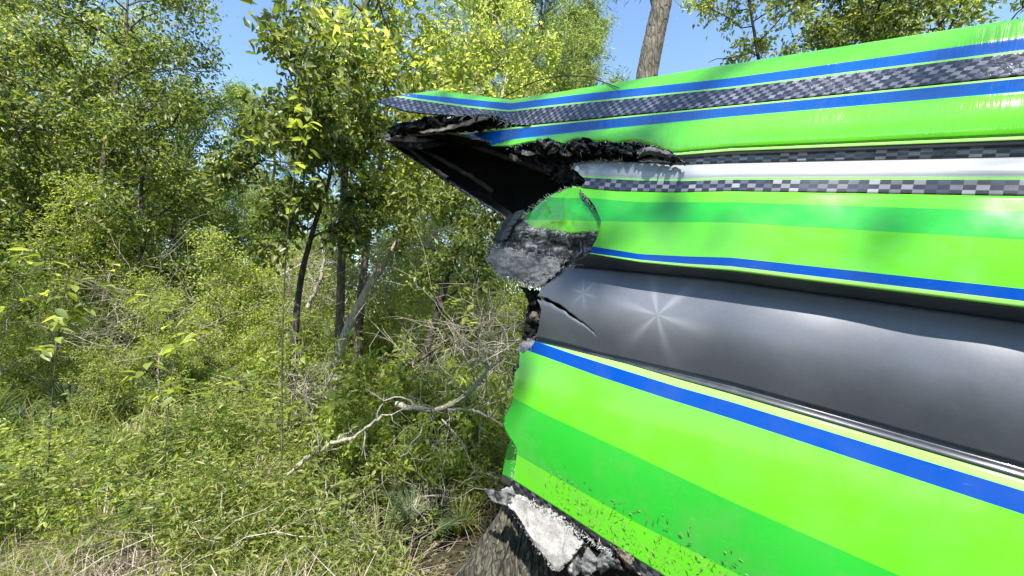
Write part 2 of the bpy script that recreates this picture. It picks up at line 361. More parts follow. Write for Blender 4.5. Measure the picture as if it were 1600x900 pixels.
BARKS = barkmat('stump_bark', (.010, .009, .007), (.07, .063, .052), (.22, .205, .175), 1.5, 1.0)

# ------------------------------------------------------------------ ground
def soil():
    m, n, l, b = newmat('forest_floor')
    tc = nd(n, 'ShaderNodeTexCoord'); P = tc.outputs['Object']
    a = noise(n, l, 1.2, 8, .65, P); r = ramp(n, [(.3, (.022, .016, .010)), (.5, (.05, .04, .022)), (.7, (.05, .06, .018))]); l.new(a.outputs[0], r.inputs[0])
    f = noise(n, l, 30, 6, .7, P); rf = ramp(n, [(.3, (.45, .45, .45)), (.7, (1.5, 1.4, 1.2))]); l.new(f.outputs[0], rf.inputs[0])
    l.new(mixc(n, l, 1, r.outputs[0], rf.outputs[0], 'MULTIPLY'), b.inputs['Base Color']); b.inputs['Roughness'].default_value = .95
    bump(n, l, f.outputs[0], .8, .05, b); return m
SOIL = soil()
gx = np.concatenate([-np.geomspace(900, 14, 14), np.linspace(-12, 12, 121), np.geomspace(14, 900, 14)])
gy = gx + 4
X, Y = np.meshgrid(gx, gy, indexing='ij'); Zt = terrain(X, Y) * (np.hypot(X, Y) < 200)
ni, nj = X.shape; ii = (np.arange(ni - 1)[:, None] * nj + np.arange(nj - 1)[None]).reshape(-1, 1)
g = build('ground', np.stack([X, Y, Zt], -1), ii + [0, nj, nj + 1, 1], SOIL); g['kind'] = 'structure'

# ------------------------------------------------------------------ THE WRECKED HULL
VPX, VPY = 0.0, 280.0                            # the hull runs away to the upper left
Dv = rays(VPX, VPY); Dv = Dv / np.linalg.norm(Dv)
P0 = at(971, 480, 1.65); HS = .8
Nv = np.cross(Dv, np.array([0, 0, 1.])); Nv /= np.linalg.norm(Nv)
if np.dot(Nv, CAM - P0) < 0: Nv = -Nv
Vv = np.cross(Nv, Dv); Vv = Vv if Vv[2] > 0 else -Vv
def hp(px, py, off):                             # the point of the hull's side plane, raised by off metres, seen at px,py
    r = rays(px, py); t = (np.dot(P0 - CAM, Nv) + np.asarray(off) * HS) / (r @ Nv)
    return CAM + r * t[..., None]
def huv(P): return np.stack([-(P - P0) @ Dv, (P - P0) @ Vv], -1)
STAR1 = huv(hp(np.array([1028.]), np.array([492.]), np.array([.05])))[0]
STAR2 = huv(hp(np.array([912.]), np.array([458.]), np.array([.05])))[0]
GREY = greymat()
boat = thing('wrecked_boat', 'broken lime green boat hull with blue and checked stripes, torn open on its left end', 'boat')

def linef(pts, sm=24):
    pts = sorted(pts); xs = np.array([p[0] for p in pts], float); ys = np.array([p[1] for p in pts], float)
    sl = (ys[1] - ys[0]) / (xs[1] - xs[0])
    X = np.arange(500, 3300, 1.0); Yv = np.interp(X, xs, ys)
    Yv = np.where(X < xs[0], ys[0] + (X - xs[0]) * sl, Yv)
    s2 = (ys[-1] - VPY) / (xs[-1] - VPX)
    Yv = np.where(X > xs[-1], ys[-1] + (X - xs[-1]) * s2, Yv)
    if sm > 1:
        k = np.hanning(sm + 2)[1:-1]; k /= k.sum(); pad = np.pad(Yv, sm, mode='reflect', reflect_type='odd'); Yv = np.convolve(pad, k, 'same')[sm:-sm]
    return lambda x: np.interp(x, X, Yv)
XR = 3200.0
def offadd(x):                                   # long slow fairing of the skin so that it is never dead flat
    return .012 * np.sin(x / 130.0) + .006 * np.sin(x / 47.0 + 1)
def panel(name, lines, mats, tear, bulge=None, extra=None, thick=.007, jag=1.6, step=3.0, ncol=170, seed=1, dimple=0.0, rim=None, parent=None, crack=None):
    """lines: [(fn, off)], mats: one material per band (None = open gap); tear: [(x,y)] left edge"""
    ty = np.array([p[1] for p in tear], float); tx = np.array([p[0] for p in tear], float)
    o_ = np.argsort(ty, kind='stable'); ty = ty[o_]; tx = tx[o_]
    V = []; UV = []; XS = []; band = []
    f = np.linspace(0, 1, ncol + 40) ** 1.9
    first = lines[0][0](1000.); 
    for k in range(len(lines) - 1):
        (fa, oa), (fb, ob) = lines[k], lines[k + 1]
        m = max(1, int(round(abs(fb(1100.) - fa(1100.)) / step)))
        bl = bulge[k] if bulge else 0
        for s in range(m + (1 if k == len(lines) - 2 else 0)):
            v = s / m
            x0 = tx[0]
            yf = lambda x: fa(x) * (1 - v) + fb(x) * v
            x0 = float(np.interp(yf(tx.mean()), ty, tx))
            for _ in range(8): x0 = .5 * x0 + .5 * float(np.interp(yf(x0), ty, tx))
            yy = yf(x0)
            x0 += jag * 2 * (fbm(yy * .12, seed * 3.7, seed, 4) + .5 * vnoise(yy * .9, 3.3, seed))
            x = x0 + (XR - x0) * f
            y = yf(x)
            off = oa * (1 - v) + ob * v + bl * 4 * v * (1 - v) + offadd(x)
            if extra: off = off + extra(x, y)
            if dimple: off = off + dimple * fbm(x * .05, y * .05, seed, 3)
            P = hp(x, y, off); V.append(P); XS.append(x)
            u = huv(P); u[:, 1] = k + v if mats[k] in (CHECKF, CHECKC) else u[:, 1]
            UV.append(u)
        for s in range(m): band.append(k)
    V = np.array(V); UV = np.array(UV); XX = np.array(XS); nr, nc = V.shape[:2]
    idx = np.arange(nr * nc).reshape(nr, nc); Q = []; mi = []
    uniq = []; 
    for mm in mats:
        if mm is not None and mm not in uniq: uniq.append(mm)
    rimm = rim or LAMI
    for r in range(nr - 1):
        mm = mats[band[r]]
        if mm is None: continue
        q = np.stack([idx[r, :-1], idx[r + 1, :-1], idx[r + 1, 1:], idx[r, 1:]], -1)
        if crack and band[r] == crack[0]: q = q[XX[r, 1:] > crack[1]]
        Q.append(q); mi.append(np.full(len(q), uniq.index(mm)))
    Q = np.concatenate(Q); mi = np.concatenate(mi)
    o = build(name, V.reshape(-1, 3), Q, uniq + [rimm, INNER], mi, UV.reshape(-1, 2), parent or boat)
    solid(o, thick, len(uniq), len(uniq) + 1)
    return o
def solid(o, thick, rim, back):
    # orient so that faces look at the camera side, then give the skin real thickness behind it
    me = o.data; n = len(me.polygons); A = np.zeros(n * 3); B = np.zeros(n * 3); W_ = np.zeros(n)
    me.polygons.foreach_get('normal', A); me.polygons.foreach_get('center', B); me.polygons.foreach_get('area', W_)
    if (np.einsum('ij,ij->i', A.reshape(-1, 3), CAM - B.reshape(-1, 3)) * W_).sum() < 0: me.flip_normals()
    m = o.modifiers.new('skin', 'SOLIDIFY'); m.thickness = thick; m.offset = -1
    nm = len(me.materials); m.material_offset_rim = rim; m.material_offset = back
    m.use_rim = True
def loft(name, rows, offs, mats, ncol=60, sub=6, thick=.006, amp=0.0, fr=.08, jag=0.0, seed=2, parent=None, ridge=0.0, rimm=None, smooth=True):
    """rows of picture polylines, each with its own height above the side plane"""
    def res(p, n):
        p = np.array(p, float); d = np.r_[0, np.cumsum(np.hypot(*np.diff(p, axis=0).T))]; t = np.linspace(0, d[-1], n)
        return np.stack([np.interp(t, d, p[:, 0]), np.interp(t, d, p[:, 1])], -1)
    RR = [res(p, ncol) for p in rows]; G = []; O = []
    for k in range(len(RR) - 1):
        for s in range(sub + (1 if k == len(RR) - 2 else 0)):
            v = s / sub; G.append(RR[k] * (1 - v) + RR[k + 1] * v); 
            oa = np.broadcast_to(np.interp(np.linspace(0, 1, ncol), np.linspace(0, 1, np.size(offs[k])), np.atleast_1d(offs[k])), (ncol,))
            ob = np.broadcast_to(np.interp(np.linspace(0, 1, ncol), np.linspace(0, 1, np.size(offs[k + 1])), np.atleast_1d(offs[k + 1])), (ncol,))
            O.append(oa * (1 - v) + ob * v)
    G = np.array(G); O = np.array(O); nr, nc = O.shape
    if jag:
        e = np.zeros((nr, nc)); e[0] = e[-1] = 1; e[:, 0] = e[:, -1] = 1
        G[..., 0] += jag * 2 * fbm(G[..., 1] * .25, G[..., 0] * .25, seed) * e; G[..., 1] += jag * 2 * fbm(G[..., 0] * .25, G[..., 1] * .25, seed + 9) * e
    x, y = G[..., 0], G[..., 1]
    O = O + amp * fbm(x * fr, y * fr, seed, 5)
    if ridge: O = O + ridge * (np.abs(fbm(x * fr * .5, y * fr * 1.6, seed + 4, 4)) ** .7)
    P = hp(x, y, O); idx = np.arange(nr * nc).reshape(nr, nc)
    Q = np.stack([idx[:-1, :-1], idx[1:, :-1], idx[1:, 1:], idx[:-1, 1:]], -1).reshape(-1, 4)
    if not isinstance(mats, list): mats = [mats]
    mi = np.repeat(np.array([mats[min(k // sub, len(mats) - 1)] is None for k in range(nr - 1)], int) * 0, nc - 1)
    uniq = []
    for mm in mats:
        if mm not in uniq: uniq.append(mm)
    mi = np.repeat([uniq.index(mats[min(k // sub, len(mats) - 1)]) for k in range(nr - 1)], nc - 1)
    o = build(name, P.reshape(-1, 3), Q, uniq + [rimm or LAMI, INNER], mi, huv(P.reshape(-1, 3)), parent or boat, smooth)
    solid(o, thick, len(uniq), len(uniq) + 1)
    return o

# --- upper deck with the kinked torn tongue on its left
T0 = linef([(600, 131), (685, 141), (797, 156), (900, 139), (1142, 100)], 4)
T1 = linef([(600, 138), (637, 146), (797, 161.5), (900, 148), (1142, 122)], 4)
T2 = linef([(600, 144), (625, 150), (730, 165), (795, 172), (900, 160), (1142, 135.5)], 4)
T3 = linef([(600, 147), (625, 152.5), (730, 168), (795, 174.5), (900, 162.5), (1142, 138)], 4)
T4 = linef([(587, 162), (637, 175), (690, 180), (765, 179), (792, 190), (806, 197.5), (930, 185), (1142, 164.5)], 8)
def bend(x, y): 
    k = np.clip((797 - x) / 200, 0, 1); return .30 * k ** 1.3
panel('upper_deck', [(T0, -.045), (T1, -.02), (T2, -.013), (T3, -.011), (T4, .0)], [DECKGREEN, DECKBLUE, PIN, CHECKF],
      [(690, 139), (685, 141), (668, 143), (640, 147), (625, 150), (605, 155), (587, 159), (596, 163), (620, 170), (640, 176)], extra=bend, seed=3, ncol=240, jag=2.2)
G1 = linef([(705, 210), (800, 199), (930, 186.2), (1142, 165.2)], 8)
G2 = linef([(705, 212), (800, 201.5), (930, 188.5), (1142, 167.5)], 8)
G3 = linef([(765, 227), (800, 218), (930, 203), (1142, 182)], 8)
G4 = linef([(765, 228.5), (800, 229), (825, 223), (845, 221), (857, 216), (866, 224), (875, 231), (888, 222), (900, 217), (915, 220), (930, 223), (946, 221), (960, 226), (980, 221), (1000, 222),
            (1012, 227), (1025, 229), (1038, 236), (1052, 239), (1142, 231)], 4)
panel('gunwale_panel', [(G1, .0), (G2, .0), (G3, -.002), (G4, .02)], [PIN, DECKBLUE, DECKGREEN], [(703, 208), (705, 211), (720, 215), (742, 222), (765, 227), (775, 232)], bulge=[0, .0, .015],
      extra=lambda x, y: -.10 * np.clip((800 - x) / 95, 0, 1), seed=5, ncol=260)
# --- thin lip, first check strip, silver band, second check strip (between the tear and the belly)
H0 = linef([(900, 243), (1050, 240), (1142, 232)], 20)
H1 = linef([(900, 246), (1050, 243.5), (1142, 236)], 20)
H2 = linef([(900, 251), (960, 248), (1062, 247), (1142, 242)], 20)
H3 = linef([(890, 256), (940, 252.5), (1000, 253.5), (1065, 257), (1142, 254.5)], 20)
H4 = linef([(890, 270), (915, 275), (1000, 279), (1065, 280), (1142, 277.5)], 20)
H5 = linef([(890, 273), (915, 277.5), (1000, 282), (1065, 283), (1142, 280.5)], 20)
H6 = linef([(890, 290), (912, 294.5), (962, 299), (1050, 301), (1142, 299)], 20)
panel('ledge_strip', [(H0, .02), (H1, .022), (H2, .002), (H3, .0)], [PIN, NAVY, CHECKC], [(1046, 236), (1046, 243), (1020, 246), (1000, 250), (985, 258)], seed=7)  # navy strip under the lip is painted undercut shade
panel('silver_band', [(H3, -.005), (H4, .03), (H5, .032), (H6, .04)], [WHITE, PIN, CHECKC], [(938, 250), (908, 255), (893, 262), (903, 270), (911, 277), (915, 284), (905, 294)], bulge=[.015, 0, 0], seed=8, jag=2.5, rim=MATW)
# --- upper side panel (belly of the side)
B1 = linef([(853, 308), (917, 309), (1000, 316), (1142, 316)], 30)
B2 = linef([(817, 342), (940, 345.5), (1000, 347), (1142, 347.5)], 30)
B3 = linef([(830, 372), (925, 385), (1000, 397), (1070, 400.5), (1142, 402.5)], 20)
B4 = linef([(830, 382), (922, 395), (1000, 406), (1070, 412), (1142, 416)], 20)
B5 = linef([(830, 383), (922, 396.5), (1000, 410), (1070, 417), (1142, 423.5)], 20)
B6 = linef([(850, 410), (880, 415), (962, 422.5), (1050, 431), (1142, 440)], 20)
panel('upper_side_panel', [(H6, .04), (B1, .05), (B2, .070), (B3, .090), (B4, .096), (B5, .098)], [GREEN, DGREEN, GREEN, BLUE, PIN],
      [(904, 290), (908, 299), (919, 309), (928, 320), (934, 333), (939, 346), (936, 361), (932, 374), (925, 386), (921, 398)], seed=11, thick=.003, rim=MATW, jag=.4, extra=lambda x, y: .014 * np.sin(math.pi * np.clip((y - H6(x)) / (B5(x) - H6(x)), 0, 1)))
panel('overhang_edge', [(B5, .094), (B6, .0)], [NAVY], [(921, 396), (908, 404), (880, 416)], seed=12, jag=1)  # lip's shadow put into the navy colour of this step
# --- blue-grey band, split by a running crack
C1 = linef([(830, 462), (839.5, 465), (860, 471), (877, 481), (891, 491), (903, 500), (920, 511), (931, 524), (1000, 536), (1142, 562)], 3)
def gap(x): return 5.0 * np.clip((931 - x) / 60, 0, 1) ** .7 * (1 + .7 * vnoise(x * .22, 1.1, 3)) + .35
CU = lambda x: C1(x) - gap(x) * .55 + 2.6 * vnoise(np.asarray(x) * .18, 2.2, 5) * (np.asarray(x) < 931)
CL = lambda x: C1(x) + gap(x) * .55 + 2.6 * vnoise(np.asarray(x) * .18, 2.2, 5) * (np.asarray(x) < 931)
E1 = linef([(830, 529), (865, 536), (981, 562), (1060, 580), (1142, 599)], 20)
E2 = linef([(830, 530.5), (865, 538), (981, 565), (1060, 585), (1142, 606)], 20)
E3 = linef([(830, 532), (865, 540.5), (981, 569.5), (1060, 593), (1142, 616)], 20)
def obul(x, y):   # round section of the grey band
    a = B6(x); b = E1(x); v = np.clip((y - a) / (b - a), 0, 1); return .055 * np.sin(v * math.pi)
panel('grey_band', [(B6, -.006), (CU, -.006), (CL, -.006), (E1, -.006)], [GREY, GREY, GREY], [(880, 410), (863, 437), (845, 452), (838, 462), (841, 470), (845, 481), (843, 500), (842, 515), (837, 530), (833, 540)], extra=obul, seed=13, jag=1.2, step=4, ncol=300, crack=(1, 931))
panel('spray_rail', [(E1, -.012), (E2, .004), (E3, .018)], [NAVY, NAVY], [(837, 526), (838, 545)], bulge=[-.014, .006], seed=15, jag=1)
# --- lower side panel
E4 = linef([(829, 530), (836.6, 533), (894, 553), (981, 580.5), (1060, 605), (1142, 628)], 20)
E5 = linef([(825, 548), (880, 568), (935, 588), (1039, 622), (1142, 654)], 20)
K1 = linef([(802, 622), (857, 650), (992, 712), (1142, 783.6)], 30)
K2 = linef([(808, 711), (897, 762), (992, 816), (1142, 892)], 30)
K3 = linef([(801, 750), (869, 793), (942, 841), (1035, 899), (1142, 962)], 30)
K4 = linef([(793, 763), (869, 820), (942, 874), (1035, 940), (1142, 1010)], 30)
lowtear = [(838, 528), (836, 533), (826, 545), (812, 551), (811, 562), (812, 574), (805, 583), (804, 592), (803, 606), (802, 622), (797, 638), (789, 652), (787, 660), (790, 672), (796, 684), (804, 694), (808, 705), (808, 715), (805, 730), (801, 748), (797, 760)]
panel('lower_side_panel', [(E3, .018), (E4, .03), (E5, .03), (K1, .03), (K2, .03), (K3, .03)], [PIN, BLUE, GREENLOW, DGREENLOW, GREENLOW], lowtear, extra=lambda x, y: .04 * np.sin(math.pi * np.clip((y - E4(x)) / (K3(x) - E4(x)), 0, 1)), seed=17, jag=1.2, ncol=220)
# --- check strip under it, ripped so that only its top edge survives
KT = linef([(793, 765), (800, 765), (812, 776), (822, 779), (835, 787), (850, 797), (862, 801), (880, 812), (897, 826), (905, 830), (912, 828), (930, 842), (952, 858), (970, 872), (990, 890), (1010, 906), (1142, 1000)], 3)
panel('chine_strip', [(K3, .028), (KT, .0)], [CHECKC], [(800, 745), (796, 766)], seed=19, jag=1, thick=.006)
loft('chine_underlayer', [[(800, 776), (830, 796), (875, 820), (920, 838), (970, 870), (1040, 920), (1150, 1000)], [(806, 790), (840, 840), (870, 880), (930, 920), (1000, 990), (1150, 1090)], [(840, 850), (868, 900), (900, 960), (960, 1010), (1040, 1060), (1150, 1150)]],
     [-.03, -.05, -.16], [CORE, CORE], ncol=160, sub=30, amp=.014, fr=.12, seed=21, jag=2)
# pale glass mat hanging in front of the stump, with a dark curled lip on its upper left
loft('torn_glass_mat', [[(793, 762), (812, 776), (832, 784), (848, 794), (862, 798), (884, 812), (899, 830)], [(785, 766), (806, 792), (834, 800), (870, 822), (900, 838), (912, 848)],
                        [(789, 779), (803, 800), (825, 822), (862, 845), (893, 852), (903, 858)], [(800, 797), (812, 815), (835, 845), (865, 868), (885, 866), (895, 870)],
                        [(818, 822), (832, 845), (848, 866), (866, 885), (878, 884), (885, 880)], [(845, 862), (852, 872), (860, 882), (868, 892), (872, 893), (876, 889)]],
     [.045, .05, .06, .07, .065, .05], MATP, ncol=130, sub=18, amp=.007, fr=.05, jag=3.0, ridge=.002, seed=23)
loft('curled_lip', [[(757, 762), (764, 764), (778, 768), (793, 763), (800, 760)], [(757, 766), (770, 774), (782, 778), (796, 772), (803, 770)], [(762, 774), (772, 786), (783, 788), (796, 790), (804, 784)]],
     [[.07, .08, .09, .06, .05]] * 3, LAMI, ncol=40, sub=8, amp=.02, fr=.1, jag=1, seed=24)
for k, (a, b) in enumerate([((884, 880), (905, 868)), ((905, 880), (930, 866)), ((930, 872), (962, 868))]):
    loft('laminate_shred', [[a, ((a[0] + b[0]) / 2, min(a[1], b[1]) - 12), b], [(a[0] + 4, a[1] + 12), ((a[0] + b[0]) / 2, a[1] - 2), (b[0] + 4, b[1] + 10)], [(a[0] + 10, a[1] + 26), ((a[0] + b[0]) / 2 + 8, a[1] + 16), (b[0] + 14, b[1] + 24)]],
         [.03, .055, .02], [[LAMI, MATW][k % 2]], ncol=26, sub=7, amp=.03, fr=.14, jag=2, seed=30 + k)
loft('laminate_shred', [[(955, 850), (975, 862), (990, 870)], [(960, 858), (972, 872), (988, 884)], [(968, 872), (980, 886), (1000, 900)]], [.05, .07, .04], [TAN], ncol=26, sub=7, amp=.03, fr=.14, jag=2, seed=36)
# green skin folded round the corner behind the lower edge
loft('folded_skin', [[(797, 686), (803, 692), (809, 702)], [(793, 700), (803, 706), (810, 712)], [(788, 720), (798, 724), (808, 728)], [(784, 740), (792, 744), (802, 749)], [(781, 752), (792, 757), (800, 764)]],
     [[-.10, -.04, .0]] * 5, [DGREEN, DGREEN, DGREEN, NAVY], ncol=16, sub=6, seed=41, jag=.6)
# --- bent flap of the upper side panel, left of the vertical crack
loft('bent_flap', [[(878, 297), (890, 293), (900, 291), (908, 292)], [(853, 309), (880, 309), (912, 310)], [(838, 322), (880, 321), (923, 321)], [(827, 333), (880, 333), (937, 333)],
                   [(817, 343), (880, 344), (945, 346)], [(829, 358), (850, 358), (890, 366), (941, 361)]],
     [[.03, .05, .030], [.02, .055, .035], [0.0, .06, .035], [-.02, .06, .050], [-.03, .055, .068], [-.02, .045, .075]], [GREEN, DGREEN, DGREEN, DGREEN, GREEN], ncol=70, sub=6, jag=1.2, amp=.004, seed=43, rimm=MATW)
loft('laminate_layer', [[(793, 338), (812, 330), (826, 336), (832, 352), (852, 358), (890, 366), (937, 362)], [(784, 348), (800, 352), (822, 360), (850, 366), (890, 373), (936, 368)],
                        [(776, 364), (800, 366), (825, 372), (850, 376), (890, 380), (932, 376)], [(771, 378), (795, 380), (825, 384), (860, 388), (890, 392), (926, 388)],
                        [(768, 386), (795, 392), (825, 396), (860, 400), (890, 404), (918, 402)], [(780, 392), (800, 396), (830, 402), (860, 408), (885, 412), (908, 411)]],
     [[-.06, -.03, .03, .075], [-.05, .0, .03, .08], [-.05, -.02, .0, .06], [-.03, .0, .0, .04], [-.02, .01, .02, .03], [-.03, -.02, -.01, .01]], [LAMI, LAMI, LAMID, LAMID, LAMI], ncol=130, sub=12, amp=.016, fr=.11, ridge=.016, jag=2.6, seed=45)
loft('frayed_glass_mat', [[(768, 384), (790, 386), (820, 392), (850, 398), (878, 404)], [(763, 393), (785, 396), (815, 402), (850, 406), (880, 412)], [(762, 408), (785, 412), (815, 416), (850, 418), (876, 420)],
                          [(778, 427), (795, 428), (820, 430), (845, 430), (866, 430)], [(800, 434), (815, 438), (830, 440), (845, 440), (857, 440)], [(828, 445), (834, 447), (840, 449), (845, 450), (850, 446)]],
     [[.02, .03, .02], [.025, .035, .03], [.03, .036, .035], [.03, .035, .035], [.025, .03, .035], [.02, .025, .03]], MATW, ncol=120, sub=11, amp=.009, fr=.12, ridge=.006, jag=3.0, seed=47)
loft('curled_lip', [[(796, 336), (806, 331), (818, 328)], [(786, 346), (796, 344), (812, 340)], [(776, 360), (786, 360), (800, 356)], [(771, 374), (780, 376), (792, 374)]], [[-.05, .0, .0]] * 4, NAVY, ncol=20, sub=8, amp=.02, fr=.1, jag=1, seed=49, rimm=LAMI)
# --- black hollow under the deck: inner skin of the far side, with stringers
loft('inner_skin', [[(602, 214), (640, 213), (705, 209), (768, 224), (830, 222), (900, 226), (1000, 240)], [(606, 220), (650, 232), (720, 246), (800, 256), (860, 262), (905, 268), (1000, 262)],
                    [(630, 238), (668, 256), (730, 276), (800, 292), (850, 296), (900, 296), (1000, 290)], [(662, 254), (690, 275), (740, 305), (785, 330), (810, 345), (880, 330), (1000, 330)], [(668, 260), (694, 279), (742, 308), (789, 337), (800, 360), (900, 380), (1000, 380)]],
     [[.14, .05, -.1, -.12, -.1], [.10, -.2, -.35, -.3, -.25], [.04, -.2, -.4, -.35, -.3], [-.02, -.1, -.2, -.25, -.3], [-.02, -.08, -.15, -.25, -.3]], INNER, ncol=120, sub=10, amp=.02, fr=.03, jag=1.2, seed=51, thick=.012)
def bar(name, pts, offs, r, mat, seed=0):
    p = np.array(pts, float); P = hp(p[:, 0], p[:, 1], np.array(offs, float)); t = np.linspace(0, 1, 22); q = np.linspace(0, 1, len(p))
    P = np.stack([np.interp(t, q, P[:, i]) for i in range(3)], -1); rng = np.random.default_rng(seed)
    P += rng.normal(0, r * .12, P.shape); gg = Geo(); gg.tube(P, r, 6, .2, rng); return gg.out(name, mat, boat)
bar('stringer', [(715, 219), (780, 242), (840, 262), (895, 284)], [-.10, -.12, -.10, -.06], .014, WOODY, 1)
bar('stringer', [(640, 222), (690, 250), (742, 280), (770, 300)], [.02, -.02, -.08, -.12], .012, WOODY, 2)
bar('stringer', [(604, 216), (640, 232), (668, 256), (700, 279)], [.12, .08, .02, -.02], .012, WOODY, 3)
loft('torn_bulkhead', [[(598, 212), (625, 206), (650, 207), (680, 210), (706, 208)], [(604, 219), (628, 221), (655, 222), (682, 219), (712, 215)], [(615, 227), (640, 232), (662, 234), (688, 228), (716, 219)]],
     [[.14, .10, .05, -.05], [.16, .13, .04, -.08], [.12, .10, .02, -.12]], [TAN, CORE], ncol=60, sub=8, amp=.05, fr=.07, jag=2, seed=53)
loft('torn_core', [[(608, 200), (625, 193), (645, 190), (668, 183), (690, 181), (730, 180), (770, 178), (796, 190), (806, 199)], [(604, 209), (640, 200), (668, 194), (700, 196), (740, 192), (775, 190), (800, 198)], [(612, 213), (650, 210), (690, 208), (720, 207), (760, 203), (800, 200)]],
     [[.18, .12, .04, -.03], [.20, .12, .02, -.06], [.14, .05, -.05, -.05]], [CORE], ncol=110, sub=10, amp=.07, fr=.09, jag=2.5, seed=55)
loft('torn_core', [[(652, 205), (690, 198), (730, 188), (755, 180)], [(660, 208), (700, 202), (735, 193), (762, 184)]], [[.13, .08, .02], [.15, .1, .04]], [TAN], ncol=40, sub=6, amp=.015, fr=.1, jag=1.5, seed=57)
# --- ragged core along the long tear below the gunwale
top = [(796, 230), (825, 224), (857, 216), (875, 230), (900, 217), (930, 222), (960, 225), (1000, 222), (1025, 228), (1047, 238)]
loft('torn_core', [top, [(800, 238), (840, 236), (870, 238), (900, 232), (930, 232), (970, 236), (1010, 238), (1052, 243)], [(806, 244), (850, 248), (885, 252), (905, 250), (935, 246), (975, 248), (1010, 248), (1054, 252)],
                   [(820, 252), (850, 258), (880, 268), (894, 262), (930, 254), (975, 254), (1010, 255), (1050, 256)]],
     [[.0, .0, .0, .015], [-.05, -.04, -.03, .02], [-.09, -.08, -.06, .015], [-.10, -.08, -.06, -.01]], [CORE], ncol=260, sub=14, amp=.03, fr=.2, jag=3.0, ridge=.02, seed=59)
loft('torn_core', [[(838, 250), (860, 256), (885, 262), (897, 268)], [(846, 262), (866, 272), (890, 278), (908, 282)], [(858, 274), (875, 284), (892, 289), (911, 290)]], [-.06, -.03, -.04], [CORE], ncol=60, sub=8, amp=.05, fr=.1, jag=2.5, seed=60)
for k, (pts, h) in enumerate([([(996, 236), (1012, 229), (1030, 232), (1046, 238)], 12), ([(893, 232), (903, 222), (915, 228), (920, 236)], 6), ([(946, 232), (960, 228), (975, 233), (985, 238)], 7), ([(850, 228), (862, 219), (874, 227), (884, 235)], 6), ([(1040, 244), (1050, 240), (1062, 246), (1068, 252)], 8)]):
    loft('laminate_shred', [pts, [(x + 1, y + h * .5) for x, y in pts], [(x + 2, y + h) for x, y in pts]], [.07, .085, .05], [MATW if k == 0 else LAMI], ncol=34, sub=6, amp=.05, fr=.14, jag=2, seed=70 + k)
# black ragged core in the broken end left of the grey band
loft('torn_core', [[(812, 448), (826, 452), (842, 452)], [(820, 458), (832, 464), (846, 470)], [(826, 476), (836, 480), (848, 486)], [(822, 496), (834, 500), (846, 505)], [(819, 516), (830, 520), (842, 524)], [(817, 528), (826, 532), (838, 534)]],
     [[-.05, -.03, -.03]] * 6, [CORE], ncol=26, sub=8, amp=.05, fr=.12, jag=2.5, seed=61)
loft('laminate_shred', [[(832, 486), (840, 488), (846, 492)], [(828, 492), (838, 497), (844, 500)], [(826, 499), (834, 503), (842, 506)]], [-.01, .0, -.01], [TAN], ncol=16, sub=6, amp=.03, fr=.15, jag=1.5, seed=62)
loft('frayed_glass_mat', [[(822, 530), (830, 530), (838, 532)], [(812, 538), (822, 539), (834, 540)], [(808, 547), (818, 549), (828, 551)], [(808, 553), (812, 554), (816, 553)]], [.01, .035, .04, .03], [MATW], ncol=26, sub=6, amp=.02, fr=.12, jag=2, seed=63)
loft('torn_core', [[(802, 572), (808, 569), (814, 574)], [(800, 580), (808, 580), (813, 582)], [(802, 586), (806, 588), (810, 588)]], [-.02, -.01, -.01], [CORE], ncol=14, sub=5, amp=.03, fr=.15, jag=1, seed=64)
# black backing sheet added so cracks and holes look dark, deck top and bottom so the hull is a hollow body
def sheet(name, pts, mat):
    a = np.array(pts, float); nn = 24; v = np.linspace(0, 1, nn)
    A = a[0] + (a[1] - a[0]) * v[:, None]; B = a[3] + (a[2] - a[3]) * v[:, None]; P = A[:, None] + (B - A)[:, None] * v[None, :, None]
    idx = np.arange(nn * nn).reshape(nn, nn); Q = np.stack([idx[:-1, :-1], idx[1:, :-1], idx[1:, 1:], idx[:-1, 1:]], -1).reshape(-1, 4)
    o = build(name, P.reshape(-1, 3), Q, mat, parent=boat); m = o.modifiers.new('skin', 'SOLIDIFY'); m.thickness = .012; return o
h1 = lambda x, y, o: hp(np.array([float(x)]), np.array([float(y)]), np.array([float(o)]))[0]
sheet('dark_backing', [h1(851, 348, -.12), h1(848, 775, -.12), h1(3100, 1950, -.12), h1(3100, 100, -.14)], INNER)
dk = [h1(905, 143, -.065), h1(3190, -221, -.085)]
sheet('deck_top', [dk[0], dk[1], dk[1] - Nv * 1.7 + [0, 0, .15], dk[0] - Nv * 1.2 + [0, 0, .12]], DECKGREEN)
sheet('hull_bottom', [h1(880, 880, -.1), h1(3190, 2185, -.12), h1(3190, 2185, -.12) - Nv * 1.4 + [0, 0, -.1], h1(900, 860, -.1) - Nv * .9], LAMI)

# glass fibre hairs along every torn edge
rng = np.random.default_rng(5); gg = Geo()
def hairs(path, n, ln, off, spread=1.0, down=0.0):
    p = np.array(path, float); d = np.r_[0, np.cumsum(np.hypot(*np.diff(p, axis=0).T))]; t = rng.uniform(0, d[-1], n)
    x = np.interp(t, d, p[:, 0]) + rng.normal(0, 1.2, n); y = np.interp(t, d, p[:, 1]) + rng.normal(0, 1.2, n)
    C = hp(x, y, np.full(n, off) + rng.normal(0, .006, n)); D = rng.normal(0, 1, (n, 3)) + np.array([-.7, 0, -down]) * spread
    gg.leaves(C, D, rng.uniform(.3, 1.2, n) * ln, .0014, rng, fold=0, curl=.3)
hairs([(762, 392), (763, 410), (782, 430), (810, 438), (842, 449), (857, 440), (877, 418), (910, 411), (925, 390)], 420, .022, .03)
hairs([(768, 386), (800, 392), (850, 402), (900, 408)], 300, .022, .02)
hairs([(829, 357), (850, 357), (890, 365), (937, 361)], 320, .02, .04, 1, .5)
